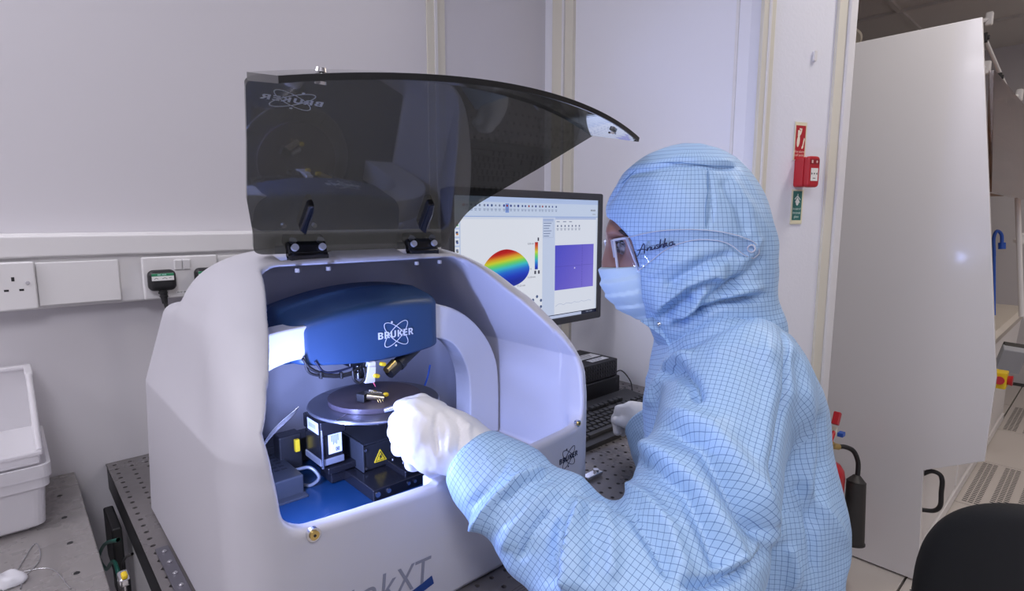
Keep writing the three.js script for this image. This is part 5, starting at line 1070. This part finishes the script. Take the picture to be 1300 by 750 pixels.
{ // safety goggles: clear box front and side shields, broad clear temples
  const gg = new THREE.Group(); gg.name = 'safety_goggles'; gg.userData.label = 'clear plastic safety goggles with handwritten name on the temple'; person.add(gg);
  const gl = (px, py, l) => hp((873 - px) * PX, (300 - py) * PX, l);
  const quad = (a, b, c, d, t) => { const n = b.clone().sub(a).cross(d.clone().sub(a)).normalize().multiplyScalar(t); const v = [a, b, c, d, a.clone().add(n), b.clone().add(n), c.clone().add(n), d.clone().add(n)]; const I = [0, 1, 2, 0, 2, 3, 4, 6, 5, 4, 7, 6, 0, 4, 5, 0, 5, 1, 1, 5, 6, 1, 6, 2, 2, 6, 7, 2, 7, 3, 3, 7, 4, 3, 4, 0]; const P = []; for (const i of I) P.push(v[i].x, v[i].y, v[i].z); const g = new THREE.BufferGeometry(); g.setAttribute('position', new THREE.Float32BufferAttribute(P, 3)); g.computeVertexNormals(); return g; };
  const Ft = gl(786, 304, 0.058), Fb = gl(793, 354, 0.052), Nt = gl(766, 306, -0.02), Nb = gl(779, 343, -0.02), Gt = gl(762, 309, -0.06), Gb = gl(775, 346, -0.056), St = gl(802, 301, 0.070), Sb = gl(818, 340, 0.070);
  part('front_lens', quad(Gt, Ft, Fb, Gb, 0.002), MP.clear, gg);
  part('side_shield', quad(Ft, St, Sb, Fb, 0.002), MP.clear, gg);
  part('top_shield', quad(Gt, gl(796, 300, -0.06), St, Ft, 0.002), MP.clear, gg);
  part('edge_rim', [[Ft.clone().lerp(Gt, 0.2), Fb.clone().lerp(Gb, 0.2)], [Ft, Fb], [Gt, Ft], [Fb, Gb], [Gt, Gb], [Ft, St], [St, Sb], [Sb, Fb]].map(([a, b]) => cylAB(a, b, 0.0022, 0.0022, 10)), MP.clearEdge, gg);
  // temple: follows the side of the hood
  const outlineT = [[802, 301], [835, 293], [870, 290], [905, 292], [930, 298], [946, 306], [950, 316], [944, 322], [934, 318], [915, 305], [890, 301], [870, 304], [850, 313], [834, 326], [818, 340]];
  const sideL = (px, py) => { const f = (873 - px) * PX, u = (300 - py) * PX; let l = 0.17; for (let i = 0; i < 60; i++) { const p = hp(f, u, l), d = hoodF(p.x, p.y, p.z); if (d < 0.0045) break; l -= Math.max(0.0015, d * 0.6); } return Math.max(l, 0.05); };
  const tg = (() => { const N = 44, P = [], I = [], top = [], bot = []; const cu = new THREE.CatmullRomCurve3(outlineT.slice(0, 8).map(p => V(p[0], p[1], 0))), cb = new THREE.CatmullRomCurve3(outlineT.slice(7).reverse().map(p => V(p[0], p[1], 0))); const R = 6;
    for (let i = 0; i <= N; i++) { const a = cu.getPoint(i / N), b = cb.getPoint(i / N); for (let j = 0; j <= R; j++) { const x = mix(a.x, b.x, j / R), y = mix(a.y, b.y, j / R); let l = sideL(x, y) + 0.0015; const k = sstep(835, 804, x); l = mix(l, Math.max(l, 0.072), k); const q = hp((873 - x) * PX, (300 - y) * PX, l); P.push(q.x, q.y, q.z); } }
    for (let i = 0; i < N; i++) for (let j = 0; j < R; j++) { const o = i * (R + 1) + j; I.push(o, o + 1, o + R + 2, o, o + R + 2, o + R + 1); }
    const g = new THREE.BufferGeometry(); g.setAttribute('position', new THREE.Float32BufferAttribute(P, 3)); g.setIndex(I); g.computeVertexNormals();
    const g2 = g.clone(), p2 = g2.attributes.position, nn = g.attributes.normal; for (let i = 0; i < p2.count; i++) p2.setXYZ(i, p2.getX(i) + Hl.x * 0.0018, p2.getY(i), p2.getZ(i) + Hl.z * 0.0018);
    const rim = tube([...Array(N + 1).keys()].map(i => V(P[i * (R + 1) * 3], P[i * (R + 1) * 3 + 1], P[i * (R + 1) * 3 + 2])), 0.0007, 60, 6), rim2 = tube([...Array(N + 1).keys()].map(i => { const o = (i * (R + 1) + R) * 3; return V(P[o], P[o + 1], P[o + 2]); }), 0.0007, 60, 6);
    return { sheet: merge([g, g2]), rims: merge([rim, rim2]) }; })();
  part('temple', tg.sheet, MP.clear, gg); part('temple_rim', tg.rims, MP.clearEdge, gg);
  const pv = gl(941, 311, sideL(941, 311) + 0.003); part('temple_pivot', new THREE.TorusGeometry(0.005, 0.0012, 8, 20).lookAt(Hl).translate(pv.x, pv.y, pv.z), MP.clearEdge, gg);
  // pen lettering along the temple, drawn stroke by stroke
  const strokes = [[[814, 316], [817, 322], [822, 312], [825, 306], [826, 311], [826, 318]], [[817, 315], [824, 313], [829, 314]], [[829, 311], [829, 315], [831, 311], [833, 310], [833, 314]], [[834, 310], [834, 313], [837, 312], [838, 309], [838, 313]], [[842, 307], [839, 308], [842, 311], [839, 312]], [[844, 301], [843, 311], [845, 307], [847, 307], [847, 311]], [[849, 300], [848, 310], [851, 305], [849, 306], [852, 309]], [[857, 304], [854, 305], [854, 308], [857, 307], [857, 303], [858, 307], [860, 306]]];
  part('pen_lettering', strokes.map(s => tube(s.map(([x, y]) => { const k = sstep(835, 804, x); let l = sideL(x, y) + 0.0015; l = mix(l, Math.max(l, 0.072), k) + 0.0026; return gl(x, y, l); }), 0.0008, 24, 5)), std(new THREE.Color().setRGB(0.01, 0.015, 0.08), 0.5), gg);
}
{ // stand-up collar tab with snap, and snap at the nape
  const collar = roundPoly([[812, 407], [832, 401], [852, 400], [872, 412], [880, 440], [866, 466], [852, 446], [842, 428]], [1, 2, 2, 6, 8, 4, 6, 4], 5);
  const cg = slab(collar, 6, (u, v, w) => at(u, v, 0.862 + 0.00016 * (u - 816) - w * 0.0012), 0.8);
  const cu = new Float32Array(cg.attributes.position.count * 2); for (let i = 0; i < cu.length / 2; i++) { cu[i * 2] = cg.attributes.position.getX(i); cu[i * 2 + 1] = cg.attributes.position.getY(i); } cg.setAttribute('uv', new THREE.BufferAttribute(cu, 2));
  part('collar_tab', cg, MP.suit, person, 'pointed collar tab');
  const sn = at(837, 411, 0.854); part('snap', new THREE.SphereGeometry(0.0045, 14, 10).translate(sn.x, sn.y, sn.z), M.chrome, person);
  const s2 = at(976, 350, 0.90); part('snap', new THREE.SphereGeometry(0.0045, 14, 10).translate(s2.x, s2.y, s2.z), M.chrome, person);
}
// ---- gloves
{
  const L = (px, py, d) => at(px, py, d);
  const fingers = [
    [[L(535, 520, 0.768), 0.017], [L(516, 518, 0.785), 0.0125], [L(509, 516, 0.808), 0.010]],                                  // index, reaching for the clip
    [[L(524, 532, 0.762), 0.017], [L(506, 536, 0.775), 0.0135], [L(503, 548, 0.80), 0.011], [L(515, 548, 0.815), 0.010]],
    [[L(525, 552, 0.758), 0.017], [L(508, 554, 0.770), 0.0135], [L(508, 568, 0.793), 0.011], [L(522, 568, 0.80), 0.010]],
    [[L(535, 572, 0.755), 0.016], [L(522, 576, 0.765), 0.0125], [L(524, 588, 0.783), 0.0105], [L(538, 588, 0.788), 0.0095]],
    [[L(556, 524, 0.782), 0.016], [L(535, 512, 0.80), 0.0125], [L(518, 513, 0.818), 0.0105]],                                   // thumb
  ];
  const fL = (x, y, z) => {
    let d = cap(x, y, z, L(578, 560, 0.752), L(545, 545, 0.757), 0.034, 0.040);
    d = smin(d, cap(x, y, z, L(532, 530, 0.764), L(545, 572, 0.756), 0.024, 0.024), 0.02);
    d = smin(d, cap(x, y, z, L(560, 575, 0.75), L(548, 582, 0.757), 0.024, 0.018), 0.02);
    for (const f of fingers) for (let i = 0; i < f.length - 1; i++) d = smin(d, cap(x, y, z, f[i][0], f[i + 1][0], f[i][1], f[i + 1][1]), 0.006);
    d = smin(d, cap(x, y, z, L(582, 560, 0.752), L(612, 582, 0.742), 0.034, 0.037), 0.02);
    return d;
  };
  const c = L(555, 548, 0.77), g = nets(fL, [c.x - 0.13, c.y - 0.13, c.z - 0.13], [c.x + 0.13, c.y + 0.11, c.z + 0.13], 0.003, 2);
  drape(g, [{ p: [[556, 520], [551, 545], [556, 575]], w: 3, a: -0.004 }, { p: [[563, 530], [572, 545], [570, 575]], w: 4, a: 0.003 }, { p: [[578, 528], [584, 552], [580, 580]], w: 3, a: -0.004 }, { p: [[592, 538], [596, 560], [588, 580]], w: 4, a: 0.003 }, { p: [[524, 580], [535, 590], [548, 596]], w: 3, a: -0.0012 }, { p: [[566, 518], [580, 530], [600, 546]], w: 4, a: 0.0025 }], 0.0012, 40, 1);
  part('glove', g, MP.glove, person, 'white glove on the left hand inside the instrument');
  const R = (px, py, d) => at(px, py, d);
  const fr = [
    [[R(800, 519, 1.262), 0.017], [R(788, 521, 1.28), 0.0135], [R(783, 532, 1.29), 0.0115], [R(784, 547, 1.285), 0.010]],
    [[R(802, 525, 1.28), 0.016], [R(790, 528, 1.30), 0.0125], [R(788, 540, 1.31), 0.011], [R(791, 548, 1.30), 0.010]],
    [[R(806, 530, 1.295), 0.016], [R(796, 534, 1.315), 0.0125], [R(795, 545, 1.315), 0.011]],
    [[R(812, 535, 1.30), 0.015], [R(803, 540, 1.32), 0.0115], [R(802, 548, 1.315), 0.010]],
    [[R(810, 540, 1.25), 0.017], [R(796, 537, 1.255), 0.0125], [R(782, 534, 1.262), 0.010]],
  ];
  const fRr = (x, y, z) => {
    let d = cap(x, y, z, R(822, 532, 1.25), R(803, 526, 1.27), 0.028, 0.026);
    for (const f of fr) for (let i = 0; i < f.length - 1; i++) d = smin(d, cap(x, y, z, f[i][0], f[i + 1][0], f[i][1], f[i + 1][1]), 0.006);
    return smin(d, cap(x, y, z, R(815, 530, 1.25), R(835, 545, 1.235), 0.03, 0.036), 0.02);
  };
  const c2 = R(806, 532, 1.27), g2 = nets(fRr, [c2.x - 0.13, c2.y - 0.1, c2.z - 0.13], [c2.x + 0.13, c2.y + 0.1, c2.z + 0.13], 0.003, 2);
  drape(g2, [], 0.001, 45, 2);
  part('glove', g2, MP.glove, person, 'white glove on the right hand over the keyboard');
}
// small clip held at the edge of the chuck
{
  const a = at(489, 521, 0.83), b = at(513, 514, 0.826);
  const o = thing('steel_clip', 'small steel clip held by the white glove at the chuck edge', 'clip', [a.x, a.y - 0.004, a.z]);
  part('clip_bar', [cylAB(a, b, 0.0042, 0.005, 12)], M.steel, o);
  const c = at(507, 511, 0.835); part('clip_jaw', [cylAB(c, at(524, 506, 0.83), 0.004, 0.004, 12)], M.black, o);
}

renderer.render(scene, camera);
